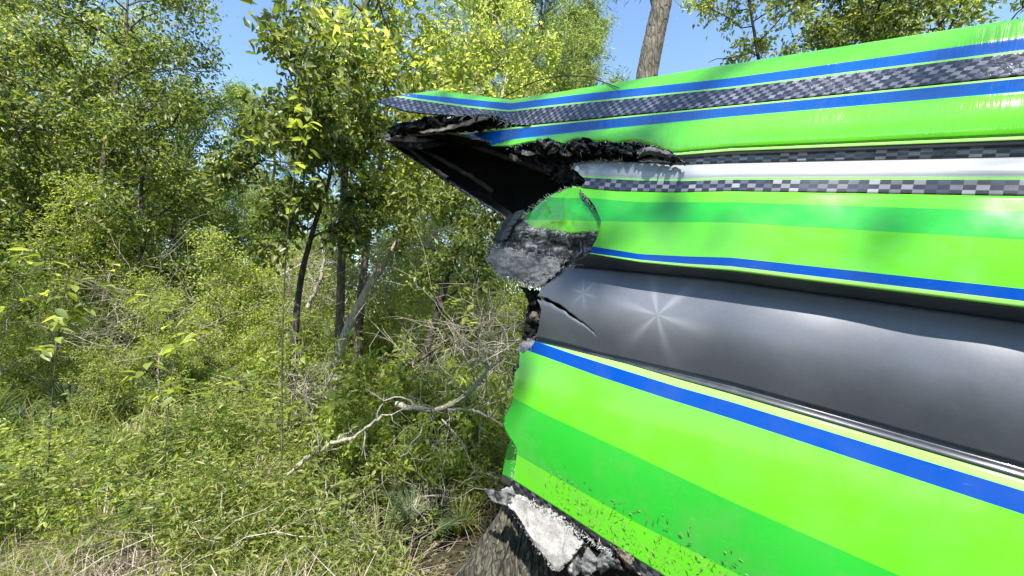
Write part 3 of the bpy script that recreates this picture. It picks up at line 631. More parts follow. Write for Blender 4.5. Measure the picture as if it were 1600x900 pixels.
hairs([(817, 343), (830, 325), (855, 308), (880, 297), (900, 291)], 160, .016, .03)
hairs([(905, 292), (915, 308), (936, 335), (942, 350), (938, 362)], 120, .014, .07)
for k in range(46):
    q = rng.uniform(0, 1); i = int(q * (len(top) - 1)); x0 = top[i][0] + rng.uniform(0, 25); y0 = np.interp(x0, [p[0] for p in top], [p[1] for p in top]) + rng.uniform(-1, 14)
    an = rng.normal(0, .8) + (0 if rng.uniform() < .6 else 1.5); L = rng.uniform(7, 24); wd = rng.uniform(1.2, 4.5); dx, dy = math.cos(an) * L, abs(math.sin(an)) * L * .6
    loft('splinter', [[(x0, y0 - wd), (x0 + dx * .6, y0 + dy * .5 - wd), (x0 + dx, y0 + dy)], [(x0 - 1, y0 + wd), (x0 + dx * .5, y0 + dy * .6 + wd), (x0 + dx + 1, y0 + dy + 1)]], [[.03 + rng.uniform(0, .05), .05 + rng.uniform(-.03, .05), .04], [.05, .05 + rng.uniform(-.03, .05), .04 + rng.uniform(-.03, .03)]], [CORE, LAMI, LAMID, TAN, MATW][k % 5] if k % 2 else CORE, ncol=9, sub=2, thick=.003, jag=.8, amp=.012, fr=.2, seed=900 + k, smooth=False)
hairs([(893, 262), (908, 255), (940, 252), (975, 252)], 200, .018, .01)
hairs(top, 170, .016, .05, 1, .6)
hairs([(838, 530), (812, 550), (803, 606), (788, 656), (806, 700), (800, 750)], 200, .012, .04)
hairs([(812, 776), (862, 800), (905, 832), (960, 866)], 300, .02, .05)
hairs([(795, 790), (835, 847), (868, 892)], 140, .016, .06)
hairs([(587, 159), (637, 148), (690, 141)], 80, .02, .22)
hairs([(600, 213), (640, 195), (680, 182), (765, 178), (800, 198)], 200, .035, .1)
o = gg.out('frayed_fibres', HAIR, boat); o['kind'] = 'stuff'
# plant scraps stuck to the muddy lower panel
gg = Geo(); n = 380
u = rng.beta(1.3, 1.5, n); x = 850 + u * 420; kk = rng.beta(1.4, 2.6, n); y = K3(x) - 2 - kk * 105 * (x / 1000)
C = hp(x, y, .075 + 0 * x + .0); dd = rng.normal(0, 1, (n, 3)); dd -= (dd @ Nv)[:, None] * Nv * .9
gg.leaves(C, dd, rng.uniform(.004, .02, n), rng.uniform(.0015, .005, n), rng)
o = gg.out('stuck_plant_scraps', LITTER, boat); o['kind'] = 'stuff'

# ------------------------------------------------------------------ trees
def skeleton(rng, height, tr, cr, base=.35, nl=14, nsub=6, ntw=4, droop=.1, up=.5, lean=(0, 0), path=None, flat=.9):
    """trunk, limbs, branchlets: returns wood Geo and the twig segments that carry leaves"""
    g = Geo()
    if path is None:
        n = 14; t = np.linspace(0, 1, n)
        P = np.stack([lean[0] * t ** 1.3 * height + np.cumsum(rng.normal(0, .012 * height, n)) * (t > 0), lean[1] * t ** 1.3 * height + np.cumsum(rng.normal(0, .012 * height, n)) * (t > 0), t * height - .15], -1)
    else:
        P = np.asarray(path, float); n = len(P); t = np.linspace(0, 1, n)
    g.tube(P, tr * (1 - .85 * t) + .006 + tr * .5 * np.exp(-t * 18), 9, .08, rng)
    tw = []
    for i in range(nl):
        f = base + (1 - base) * (i + rng.uniform(0, 1)) / nl; p = np.array([np.interp(f, t, P[:, k]) for k in range(3)])
        az = i * 2.4 + rng.uniform(-.5, .5); prof = math.sin(math.pi * min(1, .18 + .82 * (1 - f) / (1 - base + 1e-6))) ** .6 if base < .99 else 1
        L = cr * (.45 + .6 * prof) * rng.uniform(.7, 1.15)
        d = np.array([math.cos(az), math.sin(az), up * rng.uniform(.3, 1.6) + .6 * (f - .6)]); d /= np.linalg.norm(d)
        m = 7; s = np.linspace(0, 1, m)[:, None]
        Q = p + d * L * s + np.array([0, 0, 1]) * (-droop * L * s ** 2) + np.cumsum(rng.normal(0, .035 * L, (m, 3)), 0) * (s > 0)
        lr = tr * .38 * (1 - f * .55)
        g.tube(Q, lr * (1 - .8 * s[:, 0]) + .003, 5)
        for j in range(nsub):
            a = rng.uniform(.2, 1); q = np.array([np.interp(a, s[:, 0], Q[:, k]) for k in range(3)])
            dd = d * .6 + rng.normal(0, .7, 3) + [0, 0, .15]; dd[2] *= flat; dd /= np.linalg.norm(dd); l2 = L * rng.uniform(.25, .5)
            s2 = np.linspace(0, 1, 4)[:, None]; Q2 = q + dd * l2 * s2 + np.cumsum(rng.normal(0, .06 * l2, (4, 3)), 0) * (s2 > 0) - np.array([0, 0, 1]) * droop * l2 * s2 ** 2
            g.tube(Q2, lr * .35 * (1 - .7 * s2[:, 0]) + .002, 4)
            for k in range(ntw):
                b = rng.uniform(.15, 1); q3 = np.array([np.interp(b, s2[:, 0], Q2[:, c]) for c in range(3)])
                d3 = dd * .5 + rng.normal(0, .8, 3); d3 /= np.linalg.norm(d3); l3 = l2 * rng.uniform(.3, .6)
                e = q3 + d3 * l3 - np.array([0, 0, droop * l3]); g.tube(np.array([q3, (q3 + e) / 2 + rng.normal(0, .03 * l3, 3), e]), [.004, .003, .0015], 3)
                tw.append((q3, e))
    return g, tw
def foliate(rng, tw, per, ll, lw, spread=.06, up=.7, droop=.2):
    A = np.array([a for a, b in tw]); B = np.array([b for a, b in tw]); n = len(tw) * per
    k = np.repeat(np.arange(len(tw)), per); t = rng.uniform(0, 1.1, n)[:, None]
    C = A[k] + (B[k] - A[k]) * t + rng.normal(0, spread, (n, 3))
    D = (B - A)[k]; D = D / (np.linalg.norm(D, axis=1)[:, None] + 1e-9) * .5 + rng.normal(0, .7, (n, 3)); D[:, 2] -= droop
    g = Geo(); s = rng.uniform(.6, 1.25, n); g.leaves(C, D, ll * s, lw * s, rng, up=up); return g
def make_tree(name, label, cat, loc, seed, height, tr, cr, lm, bm, per=40, ll=.09, lw=.045, spread=.08, group=None, rz=0., scale=1., path=None, crown='crown', trunk='trunk', droopleaf=.2, **kw):
    rng = np.random.default_rng(seed); g, tw = skeleton(rng, height, tr, cr, path=path, **kw)
    t = thing(name, label, cat, loc, group, rz, scale)
    g.out(trunk, bm, t); o = foliate(rng, tw, per, ll, lw, spread, droop=droopleaf).out(crown, lm, t); o['kind'] = 'stuff'
    return t
def local(pts, zs):                               # world path for a trunk seen in the photo, relative to its base
    p = np.array(pts, float); P = at(p[:, 0], p[:, 1], np.array(zs, float) if np.ndim(zs) else np.full(len(p), float(zs)))
    b = P[0].copy(); b[2] = float(terrain(b[0], b[1])); return b, P - b
def smooth_path(P, n=24):
    q = np.linspace(0, 1, len(P)); t = np.linspace(0, 1, n); S = np.stack([np.interp(t, q, P[:, k]) for k in range(3)], -1)
    for _ in range(3): S[1:-1] = .25 * S[:-2] + .5 * S[1:-1] + .25 * S[2:]
    return S
gp = 'trees of the swamp wood'
# the near broadleaf tree that fills the upper left
b, P = local([(522, 700), (530, 560), (534, 400), (538, 250), (546, 160), (556, 90), (572, 20), (590, -80), (610, -190)], 5.5)
make_tree('broadleaf_tree', 'nearest slim-trunked broadleaf tree, its leafy boughs filling the top left beside the torn tip', 'tree', b, 101, 6, .055, 1.9, LF_Y, BARK, per=14, ll=.11, lw=.055, path=smooth_path(P), base=.50, nl=16, nsub=6, ntw=4, spread=.09)
b, P = local([(450, 700), (458, 560), (466, 450), (480, 390), (498, 330), (520, 270), (520, 200), (512, 120)], 4.6)
make_tree('young_tree', 'slender dark leaning tree with hanging leaves at the left behind the bright sprig', 'tree', b, 102, 4, .035, 1.0, LF_M, BARKD, per=40, ll=.085, lw=.04, path=smooth_path(P), base=.45, nl=13, nsub=5, ntw=4, spread=.07)
b, P = local([(556, 600), (560, 520), (566, 440), (575, 360), (588, 300), (598, 230), (606, 150), (610, 60)], 6.6)
make_tree('thin_tree', 'thin brown tree standing straight behind the tangled grey twigs', 'tree', b, 103, 6, .07, 1.6, LF_Y, BARK, per=32, ll=.10, lw=.05, path=smooth_path(P), base=.5, nl=12, nsub=6, ntw=4, spread=.10)
b, P = local([(522, 596), (530, 540), (570, 455), (612, 395), (650, 330), (672, 262), (690, 200)], [5.3, 5.3, 5.3, 5.3, 5.4, 5.5, 5.7])
make_tree('leaning_tree', 'pale trunk leaning steeply to the right above the yellowing palmetto', 'tree', b, 104, 6, .055, 1.1, LF_Y, BARKL, per=22, ll=.09, lw=.045, path=smooth_path(P), base=.62, nl=9, nsub=5, ntw=4, spread=.09)
b, P = local([(636, 690), (650, 600), (668, 540), (684, 490), (698, 440), (706, 400), (716, 370), (742, 345), (796, 342)], 4.9)
make_tree('gnarled_tree', 'crooked small tree bending right to touch the grey torn laminate', 'tree', b, 105, 3, .045, .8, LF_M, BARKD, per=26, ll=.07, lw=.035, path=smooth_path(P), base=.40, nl=11, nsub=4, ntw=4, spread=.06)
# feathery cypress behind the deck
b = ground_at(838, 13)
make_tree('feathery_tree', 'tall feathery pale green tree rising behind the kink of the deck', 'tree', b, 106, 11.5, .16, 2.2, NEEDLE, BARKL, per=120, ll=.13, lw=.022, spread=.14, base=.42, nl=34, nsub=9, ntw=4, droop=.15, up=.45, droopleaf=.5, lean=(.02, 0))
b = ground_at(776, 9.5)
make_tree('yellow_tree', 'yellow-green broadleaf tree just left of the feathery tree above the blue stripe', 'tree', b, 107, 8.6, .08, 1.1, LF_Y, BARKL, per=19, ll=.09, lw=.045, base=.55, nl=18, nsub=6, ntw=4, spread=.1)
b = ground_at(652, 9.5)
make_tree('yellow_tree', 'yellow-green tree with pale bark between the torn tip and the sky gap', 'tree', b, 108, 8.2, .08, 1.25, LF_Y, BARKL, per=20, ll=.09, lw=.045, base=.50, nl=18, nsub=6, ntw=4, spread=.1)
# pine trunk and stub
P = at(np.array([985., 1000, 1012, 1022, 1031, 1040, 1052, 1062]), np.array([260., 180, 110, 60, 20, -20, -120, -260]), np.full(8, 7.0)); base = P[0].copy()
P = np.vstack([[P[0][0] - .75, P[0][1], terrain(P[0][0] - .7, P[0][1]) - .1], P]); b = P[0].copy(); b[2] = float(terrain(b[0], b[1]))
t = thing('pine_tree', 'tall bare scaly pine trunk leaning right against the open sky above the deck', 'tree', b)
P = smooth_path(P - b, 90); rng = np.random.default_rng(9); gg = Geo(); Tt, U, W = frame(P); sides = 44
a = np.linspace(0, 2 * np.pi, sides, endpoint=False); hh = np.linspace(0, 1, 90)
rr = (.185 - .06 * hh)[:, None] * (1 + .13 * np.abs(fbm(a[None] * 4.4, hh[:, None] * 60, 8, 4)))
V = P[:, None] + rr[..., None] * (np.cos(a)[None, :, None] * U[:, None] + np.sin(a)[None, :, None] * W[:, None])
i = np.arange(89)[:, None] * sides; j = np.arange(sides)[None]; k = (j + 1) % sides
gg.add(V.reshape(-1, 3), np.stack([i + j, i + k, i + k + sides, i + j + sides], -1).reshape(-1, 4))
for (pp) in ([(1024, 12), (1019, -2), (1012, -30), (1000, -70)],):
    q = np.array(pp, float); Q = at(q[:, 0], q[:, 1], np.full(len(q), 7.0)) - b; gg.tube(smooth_path(Q, 10), np.linspace(.05, .025, 10), 8)
gg.out('trunk', BARKP, t)
rngp = np.random.default_rng(19); gp2, tw = skeleton(rngp, 1, .05, 1.8, path=P[70:] , base=.2, nl=12, nsub=5, ntw=4)
gp2.out('branch', BARKP, t); o = foliate(rngp, tw, 60, .16, .006, .1).out('crown', NEEDLE, t); o['kind'] = 'stuff'
# right-hand sprays of leaves
b, P = local([(1200, 560), (1196, 300), (1190, 120), (1175, 30), (1160, -60)], 6.6)
make_tree('slim_tree', 'sparse yellow-leaved tree at the upper right beyond the pine trunk', 'tree', b, 110, 6, .035, 1.0, LF_Y, BARKD, per=13, ll=.085, lw=.045, path=smooth_path(P), base=.55, nl=13, nsub=5, ntw=3, spread=.06)
for k, (px, z, h, sd, lab) in enumerate([(1330, 8.0, 9.0, 111, 'broadleaf tree behind the right part of the deck, next right of the sparse yellow one'), (1500, 7.5, 8.2, 112, 'broadleaf tree farthest right behind the deck')]):
    make_tree('broadleaf_tree', lab, 'tree', ground_at(px, z), sd, h, .10, 1.3, [LF_M, LF_Y][k], BARK, per=30, ll=.10, lw=.05, base=.6, nl=16, nsub=6, ntw=4, spread=.1)
# prototypes for the wood behind
protos = [make_tree('wood_tree', 'x', 'tree', ground_at(-120, 9), 201, 9, .10, 2.0, LF_M, BARK, per=22, ll=.12, lw=.06, spread=.13, base=.22, nl=22, nsub=7, ntw=4),
          make_tree('wood_tree', 'x', 'tree', ground_at(60, 12), 202, 10.5, .12, 2.2, LF_Y, BARKL, per=22, ll=.12, lw=.06, spread=.13, base=.25, nl=22, nsub=7, ntw=4),
          make_tree('wood_tree', 'x', 'tree', ground_at(-300, 7), 203, 7, .08, 1.7, LF_M, BARKD, per=24, ll=.11, lw=.055, spread=.12, base=.15, nl=18, nsub=7, ntw=4),
          make_tree('wood_tree', 'x', 'tree', ground_at(330, 15), 204, 9.5, .10, 1.9, NEEDLE, BARKL, per=90, ll=.15, lw=.02, spread=.13, base=.2, nl=22, nsub=7, ntw=4, droopleaf=.5)]
kinds = ['mid green', 'pale-barked yellow-green', 'low bushy green', 'feathery light green']
def where(px, z):
    if px < 0: s = 'at the far left'
    elif px < 430: s = 'left of the slim-trunked tree'
    elif px < 540: s = 'behind the slim-trunked tree'
    elif px < 620: s = 'behind the thin brown tree'
    elif px < 720: s = 'below the hanging torn tip'
    elif px < 800: s = 'behind the black hollow'
    elif px < 1000: s = 'behind the torn end of the hull'
    else: s = 'behind the middle of the hull'
    return s + (', front row' if z < 7.5 else ', second row' if z < 11.3 else ', third row' if z < 17 else ', farthest row')
BYLAB = {}
def note(o, lab, px): BYLAB.setdefault(lab, []).append((px, o))
def settle():
    nth = ['leftmost', 'second', 'third', 'fourth', 'fifth', 'sixth', 'seventh', 'eighth', 'ninth']
    for lab, L in BYLAB.items():
        if len(L) < 2: continue
        L.sort(key=lambda q: q[0])
        for i, (px, o) in enumerate(L): o['label'] = lab + ', ' + ('rightmost' if i == len(L) - 1 else nth[min(i, 8)] + (' from left' if i else ''))
rng = np.random.default_rng(77); spots = []
for z, n, lo, hi in ((9.5, 9, -420, 470), (13, 13, -350, 700), (18, 16, -250, 780), (25, 20, -150, 800)):
    for q in range(n): spots.append((lo + (hi - lo) * (q + rng.uniform(.15, .85)) / n, z * rng.uniform(.9, 1.12)))
for q in range(10): spots.append((830 + 95 * q + rng.uniform(0, 60), rng.uniform(13, 16)))
used = set(); seen = {}
for i, (px, z) in enumerate(spots):
    if 330 < px < 800 and (z < 22 and i % 3 or z >= 22 and px > 560 and i % 2): continue
    k = int(rng.integers(0, 4)); h = rng.uniform(.8, 1.1) * (1.0 if z < 12 else 1.1)
    if 380 < px < 800: h *= .72 if z < 17 else .85
    if px > 800: h = min(h, .68)   # lower trees under the gap of sky
    lab = f'{kinds[k]} tree {where(px, z)}'
    loc = ground_at(px, z)
    if k not in used:
        r = protos[k]; used.add(k); r.location = loc; r.rotation_euler.z = rng.uniform(0, 6); r.scale = (h,) * 3; r['label'] = lab; r['group'] = gp; note(r, lab, px)
    else: note(dup(protos[k], loc, rng.uniform(0, 6), lab, h, gp), lab, px)
# far side of the wood as a lower belt of bushes + shrubs in the middle distance
bush = [make_tree('shrub', 'x', 'shrub', (0, 0, 0), 301, 1.5, .03, .9, LF_Y, BARKL, per=34, ll=.07, lw=.035, spread=.07, base=.05, nl=16, nsub=6, ntw=3, crown='foliage', trunk='stem'),
        make_tree('shrub', 'x', 'shrub', (0, 0, 0), 302, 1.2, .025, .8, LF_M, BARK, per=34, ll=.08, lw=.035, spread=.07, base=.05, nl=16, nsub=6, ntw=3, crown='foliage', trunk='stem'),
        make_tree('shrub', 'x', 'shrub', (0, 0, 0), 303, 1.9, .03, .9, LF_B, BARKL, per=22, ll=.06, lw=.03, spread=.08, base=.1, nl=16, nsub=6, ntw=3, crown='foliage', trunk='stem')]
bk = ['yellow-green', 'dull green', 'bright pale green']
rows = [(21, 26, -100, 1500, 1.8), (15, 26, -200, 1500, 1.4), (11, 21, -250, 1250, 1.0), (8.6, 13, -260, 850, .8), (6.8, 7, -300, 430, .7)]
used = set()
for z0, n, lo, hi, s0 in rows:
    for q in range(n):
        px = lo + (hi - lo) * (q + rng.uniform(.1, .9)) / n; z = z0 * rng.uniform(.9, 1.1); k = int(rng.integers(0, 3)); s = s0 * rng.uniform(.75, 1.25)
        loc = ground_at(px, z); lab = f'{bk[k]} shrub {where(px, z)}'
        if k not in used:
            r = bush[k]; used.add(k); r.location = loc; r.scale = (s,) * 3; r['label'] = lab; r['group'] = 'undergrowth shrubs'; note(r, lab, px)
        else: note(dup(bush[k], loc, rng.uniform(0, 6), lab, s, 'undergrowth shrubs'), lab, px)
settle()

# tall airy saplings that fill the opening between the ground and the hanging tip
sap = [make_tree('sapling', 'x', 'sapling', (0, 0, 0), 311, 3.6, .022, .75, LF_B, BARKL, per=16, ll=.07, lw=.035, spread=.09, base=.12, nl=22, nsub=5, ntw=3, up=.8, crown='foliage', trunk='stem'),
       make_tree('sapling', 'x', 'sapling', (0, 0, 0), 312, 3.0, .020, .8, LF_Y, BARK, per=18, ll=.065, lw=.03, spread=.09, base=.10, nl=20, nsub=5, ntw=3, up=.6, crown='foliage', trunk='stem'),
       make_tree('sapling', 'x', 'sapling', (0, 0, 0), 313, 4.2, .024, .7, LF_B, BARKL, per=14, ll=.08, lw=.03, spread=.1, base=.2, nl=24, nsub=5, ntw=3, up=.9, crown='foliage', trunk='stem')]
sap.append(make_tree('sapling', 'x', 'sapling', (0, 0, 0), 314, 1.25, .010, .42, LF_B, BARK, per=9, ll=.075, lw=.032, spread=.05, base=.08, nl=15, nsub=3, ntw=3, up=.9, crown='foliage', trunk='stem'))
sk = ['bright leafy', 'low yellow-green', 'tall thin pale', 'short bushy-leaved']; used = set(); BYLAB.clear()
for z0, n, lo, hi, s0 in [(9.4, 8, 420, 800, 1.0), (7.6, 7, 400, 800, .85), (6.4, 4, 640, 800, .62), (5.0, 5, 620, 790, -1.1), (4.3, 8, 440, 770, -.9), (3.6, 5, 450, 700, -.6), (8.5, 8, -260, 380, .9), (6.0, 5, -250, 330, .55)]:
    for q in range(n):
        px = lo + (hi - lo) * (q + rng.uniform(.1, .9)) / n; z = z0 * rng.uniform(.92, 1.08); k = int(rng.integers(0, 3)) if s0 > 0 else 3; sc_ = abs(s0) * rng.uniform(.75, 1.15)
        loc = ground_at(px, z); lab = f'{sk[k]} sapling {where(px, z)}'
        if k not in used:
            r = sap[k]; used.add(k); r.location = loc; r.scale = (sc_,) * 3; r['label'] = lab; r['group'] = 'saplings in the undergrowth'; note(r, lab, px)
        else: note(dup(sap[k], loc, rng.uniform(0, 6), lab, sc_, 'saplings in the undergrowth'), lab, px)
settle()
# trees behind the viewer: mirrored in the gloss and throwing broken shade
for k, (x, y, h, side_, pr) in enumerate([(-2.6, -7.5, .95, 'close behind and left of', 0), (4.3, -9.0, 1.9, 'close behind and right of', 1), (-7, -8, 1.1, 'behind and far left of', 1), (8.5, -9, 1.1, 'behind and far right of', 0), (.5, -13, 1.2, 'straight behind', 3), (-10, -3, 1.0, 'level with and left of', 2), (-8, 1.5, .9, 'beside and left of', 0), (-4.5, -12, 1.1, 'farther behind and left of', 2)]):
    dup(protos[pr], (x, y, float(terrain(x, y))), k * 1.3, f'{kinds[pr]} tree {side_} the viewer', h, 'trees behind the viewer')

# ------------------------------------------------------------------ stump under the torn mat
b = hp(np.array([800.]), np.array([800.]), np.array([-.30]))[0]
cxy = b[:2]; gz = float(terrain(*cxy))
t = thing('stump', 'weathered grey furrowed stump propping the broken bottom corner of the hull', 'stump', (cxy[0], cxy[1], gz))
na, nh = 260, 130; a = np.linspace(0, 2 * np.pi, na, endpoint=False)[None]; h = np.linspace(-.12, 1, nh)[:, None]; H = .66 - gz
prof = .12 + .30 * (1 - np.clip(h, 0, 1)) ** .85
r = prof * (1 + .12 * np.sin(a * 5 + 1 + h * .8) * (1.15 - h) + .06 * np.sin(a * 11 + 2) * (1.1 - h))
r = r - .085 * np.clip(.22 - np.abs(fbm(a * 7, h * 2.6 + a * .6, 3, 4)), 0, 1) * 1.6 + .016 * fbm(a * 22, h * 9, 8, 3)
cap = np.clip((h - .93) / .07, 0, 1); r = r * np.sqrt(np.clip(1 - cap ** 2, 0, 1)) + 0
Vx = np.stack([r * np.cos(a) + .10 * h, r * np.sin(a) + 0 * h, (h + .045 * fbm(a * 3, h * 0, 4) * (h > .6)) * H + 0 * a], -1)
idx = np.arange(na * nh).reshape(nh, na); nx = np.roll(idx, -1, 1)
build('stump_wood', Vx.reshape(-1, 3), np.stack([idx[:-1], nx[:-1], nx[1:], idx[1:]], -1).reshape(-1, 4), BARKS, parent=t)

# ------------------------------------------------------------------ palmettos: each frond a part
def frond_mesh(seed, L=.55, nseg=26, span=2.5, mat=LF_P):
    rng = np.random.default_rng(seed); g = Geo(); st = np.array([[0, 0, 0], [0, .22, .12], [0, .45, .22]]); hub = st[-1]
    g.tube(st, [.006, .005, .004], 4)
    a = np.linspace(-span / 2 * 1.2, span / 2 * 1.2, nseg) + rng.normal(0, .03, nseg)
    D = np.stack([np.sin(a), np.cos(a), .25 + .15 * np.cos(a)], -1) + rng.normal(0, .05, (nseg, 3)); n = nseg
    D /= np.linalg.norm(D, axis=1)[:, None]; l = L * (.75 + .25 * np.cos(a)) * rng.uniform(.85, 1.1, n)
    S = np.cross(D, [0, 0, 1.]); S /= np.linalg.norm(S, axis=1)[:, None]; w = .016
    m = hub + D * l[:, None] * .5; e = hub + D * l[:, None] - np.array([0, 0, 1]) * (.18 * l[:, None])
    V = np.stack([hub + 0 * D, m - S * w - [0, 0, .004], m + S * w - [0, 0, .004], m + [0, 0, .004], e], 1).reshape(-1, 3); i = np.arange(n)[:, None] * 5
    g.add(V, None, np.concatenate([i + [0, 3, 1], i + [0, 2, 3], i + [1, 3, 4], i + [3, 2, 4]], 0))
    o = g.out('frond', mat); me = o.data; bpy.data.objects.remove(o); return me
FR = [frond_mesh(1), frond_mesh(2, .48, 22), frond_mesh(3, .6, 28, 2.9)]; FRO = frond_mesh(4, .5, 18, 1.6, LF_O)
def palmetto(px, z, s, nf, label, seed, yellow=0, pitch=.55, zz=None):
    rng = np.random.default_rng(seed); loc = ground_at(px, z)
    if zz is not None: loc[2] += zz
    t = thing('saw_palmetto', label, 'palmetto', loc, 'saw palmettos in the undergrowth', 0, s)
    for k in range(nf):
        y = k < yellow; o = bpy.data.objects.new('frond', FRO if y else FR[k % 3]); sc.collection.objects.link(o); o.parent = t
        o.rotation_euler = (rng.uniform(.1, 1.2) * pitch * 1.6 - (.5 if y else 0), rng.uniform(-.25, .25), k * 2.4 + rng.uniform(-.4, .4)); o.scale = (rng.uniform(.8, 1.15),) * 3
        if y: o['label'] = 'yellowed drooping frond'
PL = [(508, 7.4, 1.0, 13, 'grey-green palmetto at the foot of the pale leaning trunk', 0), (645, 7.0, .95, 10, 'palmetto with drooping yellow fronds right of the pale leaning trunk', 4),
      (470, 5.6, .8, 9, 'palmetto low at the left edge under the slender leaning tree', 0), (560, 9.2, 1.0, 11, 'palmetto behind the thin brown tree', 1), (740, 6.6, .75, 9, 'palmetto below the black hollow, near the torn edge', 0),
      (655, 3.15, .42, 9, 'small palmetto at the bottom beside the stump', 1), (300, 7, 1.1, 11, 'large palmetto left of the slim-trunked tree', 1), (120, 6, 1.0, 10, 'palmetto in the grass at the left', 0), (0, 5, .9, 10, 'palmetto leftmost in the grass', 1), (690, 9.5, .9, 10, 'farthest palmetto, under the crooked tree', 0)]
for i, (px, z, s, nf, lab, ye) in enumerate(PL): palmetto(px, z, s, nf, lab, 400 + i, ye)

# ------------------------------------------------------------------ leafy sprigs near the left edge: each leaf a part
def leaf_mesh(mat, seed=0):
    g = Geo(); n = 7; s = np.linspace(0, 1, n); w = np.sin(s ** .8 * math.pi) * .24; z = -.12 * s ** 2
    mid = np.stack([0 * s, s, z], -1); L = mid + np.stack([-w, 0 * s, .35 * w], -1); Rr = mid + np.stack([w, 0 * s, .35 * w], -1)
    V = np.concatenate([mid, L, Rr]); q = []
    for i in range(n - 1): q += [[i, i + 1, n + i + 1, n + i], [i, 2 * n + i, 2 * n + i + 1, i + 1]]
    g.add(V, q); o = g.out('leaf', mat); me = o.data; bpy.data.objects.remove(o); return me
LM = [leaf_mesh(LF_B), leaf_mesh(LF_Y), leaf_mesh(LF_M)]
def sprig(name, label, cat, pts, z, nleaf, ll, seed, mats, rad=.006, sub=5, sp=.22):
    rng = np.random.default_rng(seed); b, P = local(pts, z); t = thing(name, label, cat, b); P = smooth_path(P, 20)
    g = Geo(); g.tube(P, np.linspace(rad, rad * .3, 20), 5); seg = [(P[8], P[-1])]
    for k in range(sub):
        i = int(rng.integers(8, 19)); e = P[i] + rng.normal(0, sp, 3) * [1, .6, .6] + [0, 0, .05]; m = (P[i] + e) / 2 + rng.normal(0, .02, 3); g.tube([P[i], m, e], [rad * .5, rad * .4, rad * .2], 4); seg.append((P[i], e))
    st = g.out('stem', BARK, t)
    for k in range(nleaf):
        a, e = seg[k % len(seg)]; p = a + (e - a) * rng.uniform(.25, 1.05) + rng.normal(0, .015, 3)
        o = bpy.data.objects.new('leaf', LM[mats[k % len(mats)]]); sc.collection.objects.link(o); o.parent = t; o.location = p
        o.rotation_euler = (rng.uniform(-.9, .35), rng.uniform(-.6, .6), rng.uniform(0, 6.28)); s = ll * rng.uniform(.7, 1.25); o.scale = (s, s, s)
    return t
sprig('bright_sprig', 'bright yellow-leaved sprig hanging at the upper left edge', 'branch', [(440, 760), (440, 560), (446, 380), (462, 250), (478, 205), (492, 190)], 3.0, 46, .075, 501, [0, 0, 1])
sprig('elder_seedling', 'lush seedling with bright green leaflets at the left, above the fallen bough', 'shrub', [(480, 800), (486, 720), (494, 650), (505, 610), (520, 596)], 3.4, 70, .09, 502, [0, 0, 2], sub=8, sp=.3)
sprig('leafy_sapling', 'pale-leaved sapling at the left below the bright sprig', 'shrub', [(446, 800), (450, 690), (462, 600), (474, 540), (482, 500)], 3.6, 60, .085, 503, [1, 0, 2], sub=8, sp=.26)
sprig('leafy_sapling', 'sapling with large rounded leaves under the crooked tree', 'shrub', [(716, 640), (718, 560), (722, 500), (730, 455), (744, 436)], 4.6, 80, .12, 504, [2, 0, 2], sub=9, sp=.32)
sprig('leafy_sapling', 'leafy sapling with drooping leaves in the left foreground grass', 'shrub', [(250, 880), (256, 760), (262, 640), (272, 560), (290, 500)], 3.2, 80, .10, 505, [2, 0, 1], sub=9, sp=.3)
sprig('leafy_sapling', 'leafy sapling at the far left foreground', 'shrub', [(70, 840), (76, 700), (84, 580), (96, 480), (110, 420)], 3.0, 80, .10, 506, [2, 1, 1], sub=9, sp=.3)

def tuft(px, z, n, L, label, seed, mat):
    rng = np.random.default_rng(seed); t = thing('sedge_tuft', label, 'grass tuft', ground_at(px, z), 'arching sedge tufts'); g = Geo()
    for k in range(n):
        a = rng.uniform(0, 6.28); d = np.array([math.cos(a), math.sin(a), 0]); m = 6; sv = np.linspace(0, 1, m)[:, None]; l = L * rng.uniform(.5, 1.1); le = rng.uniform(.2, 1.0)
        Pc = d * l * le * sv ** 1.4 + np.array([0, 0, 1]) * l * (sv * 1.1 - .75 * le * sv ** 2.2) + d * .03; S = np.array([-d[1], d[0], 0]) * .006 * (1 - .9 * sv ** 2)
        V = np.stack([Pc - S, Pc + S], 1).reshape(-1, 3); i = np.arange(m - 1)[:, None] * 2; g.add(V, i + [0, 1, 3, 2])
    o = g.out('blades', mat, t); o['kind'] = 'stuff'
for i, (px, z, n, L, lab, mt) in enumerate([(540, 2.75, 120, .50, 'pale sedge tuft at the bottom, left of the small palmetto', 1), (500, 3.1, 100, .55, 'green sedge tuft at the bottom near the left', 0), (600, 3.0, 110, .5, 'sedge tuft at the bottom between the pale tuft and the stump', 0), (660, 3.6, 90, .5, 'sedge tuft behind the small palmetto', 0), (470, 3.7, 90, .5, 'straw-coloured sedge tuft under the long grey bough', 1),
        (720, 3.5, 90, .45, 'dark green sedge tuft against the stump', 0), (580, 4.0, 90, .6, 'sedge tuft under the bleached crooked bough', 0), (400, 3.2, 100, .6, 'sedge tuft left of the long grey bough', 1), (320, 3.0, 100, .55, 'sedge tuft below the left foreground sapling', 0), (180, 3.0, 100, .6, 'pale sedge tuft at the far left bottom', 1), (60, 3.2, 90, .6, 'sedge tuft in the bottom left corner', 0)]): tuft(px, z, n, L, lab, 700 + i, [GRASS, STRAW][mt])
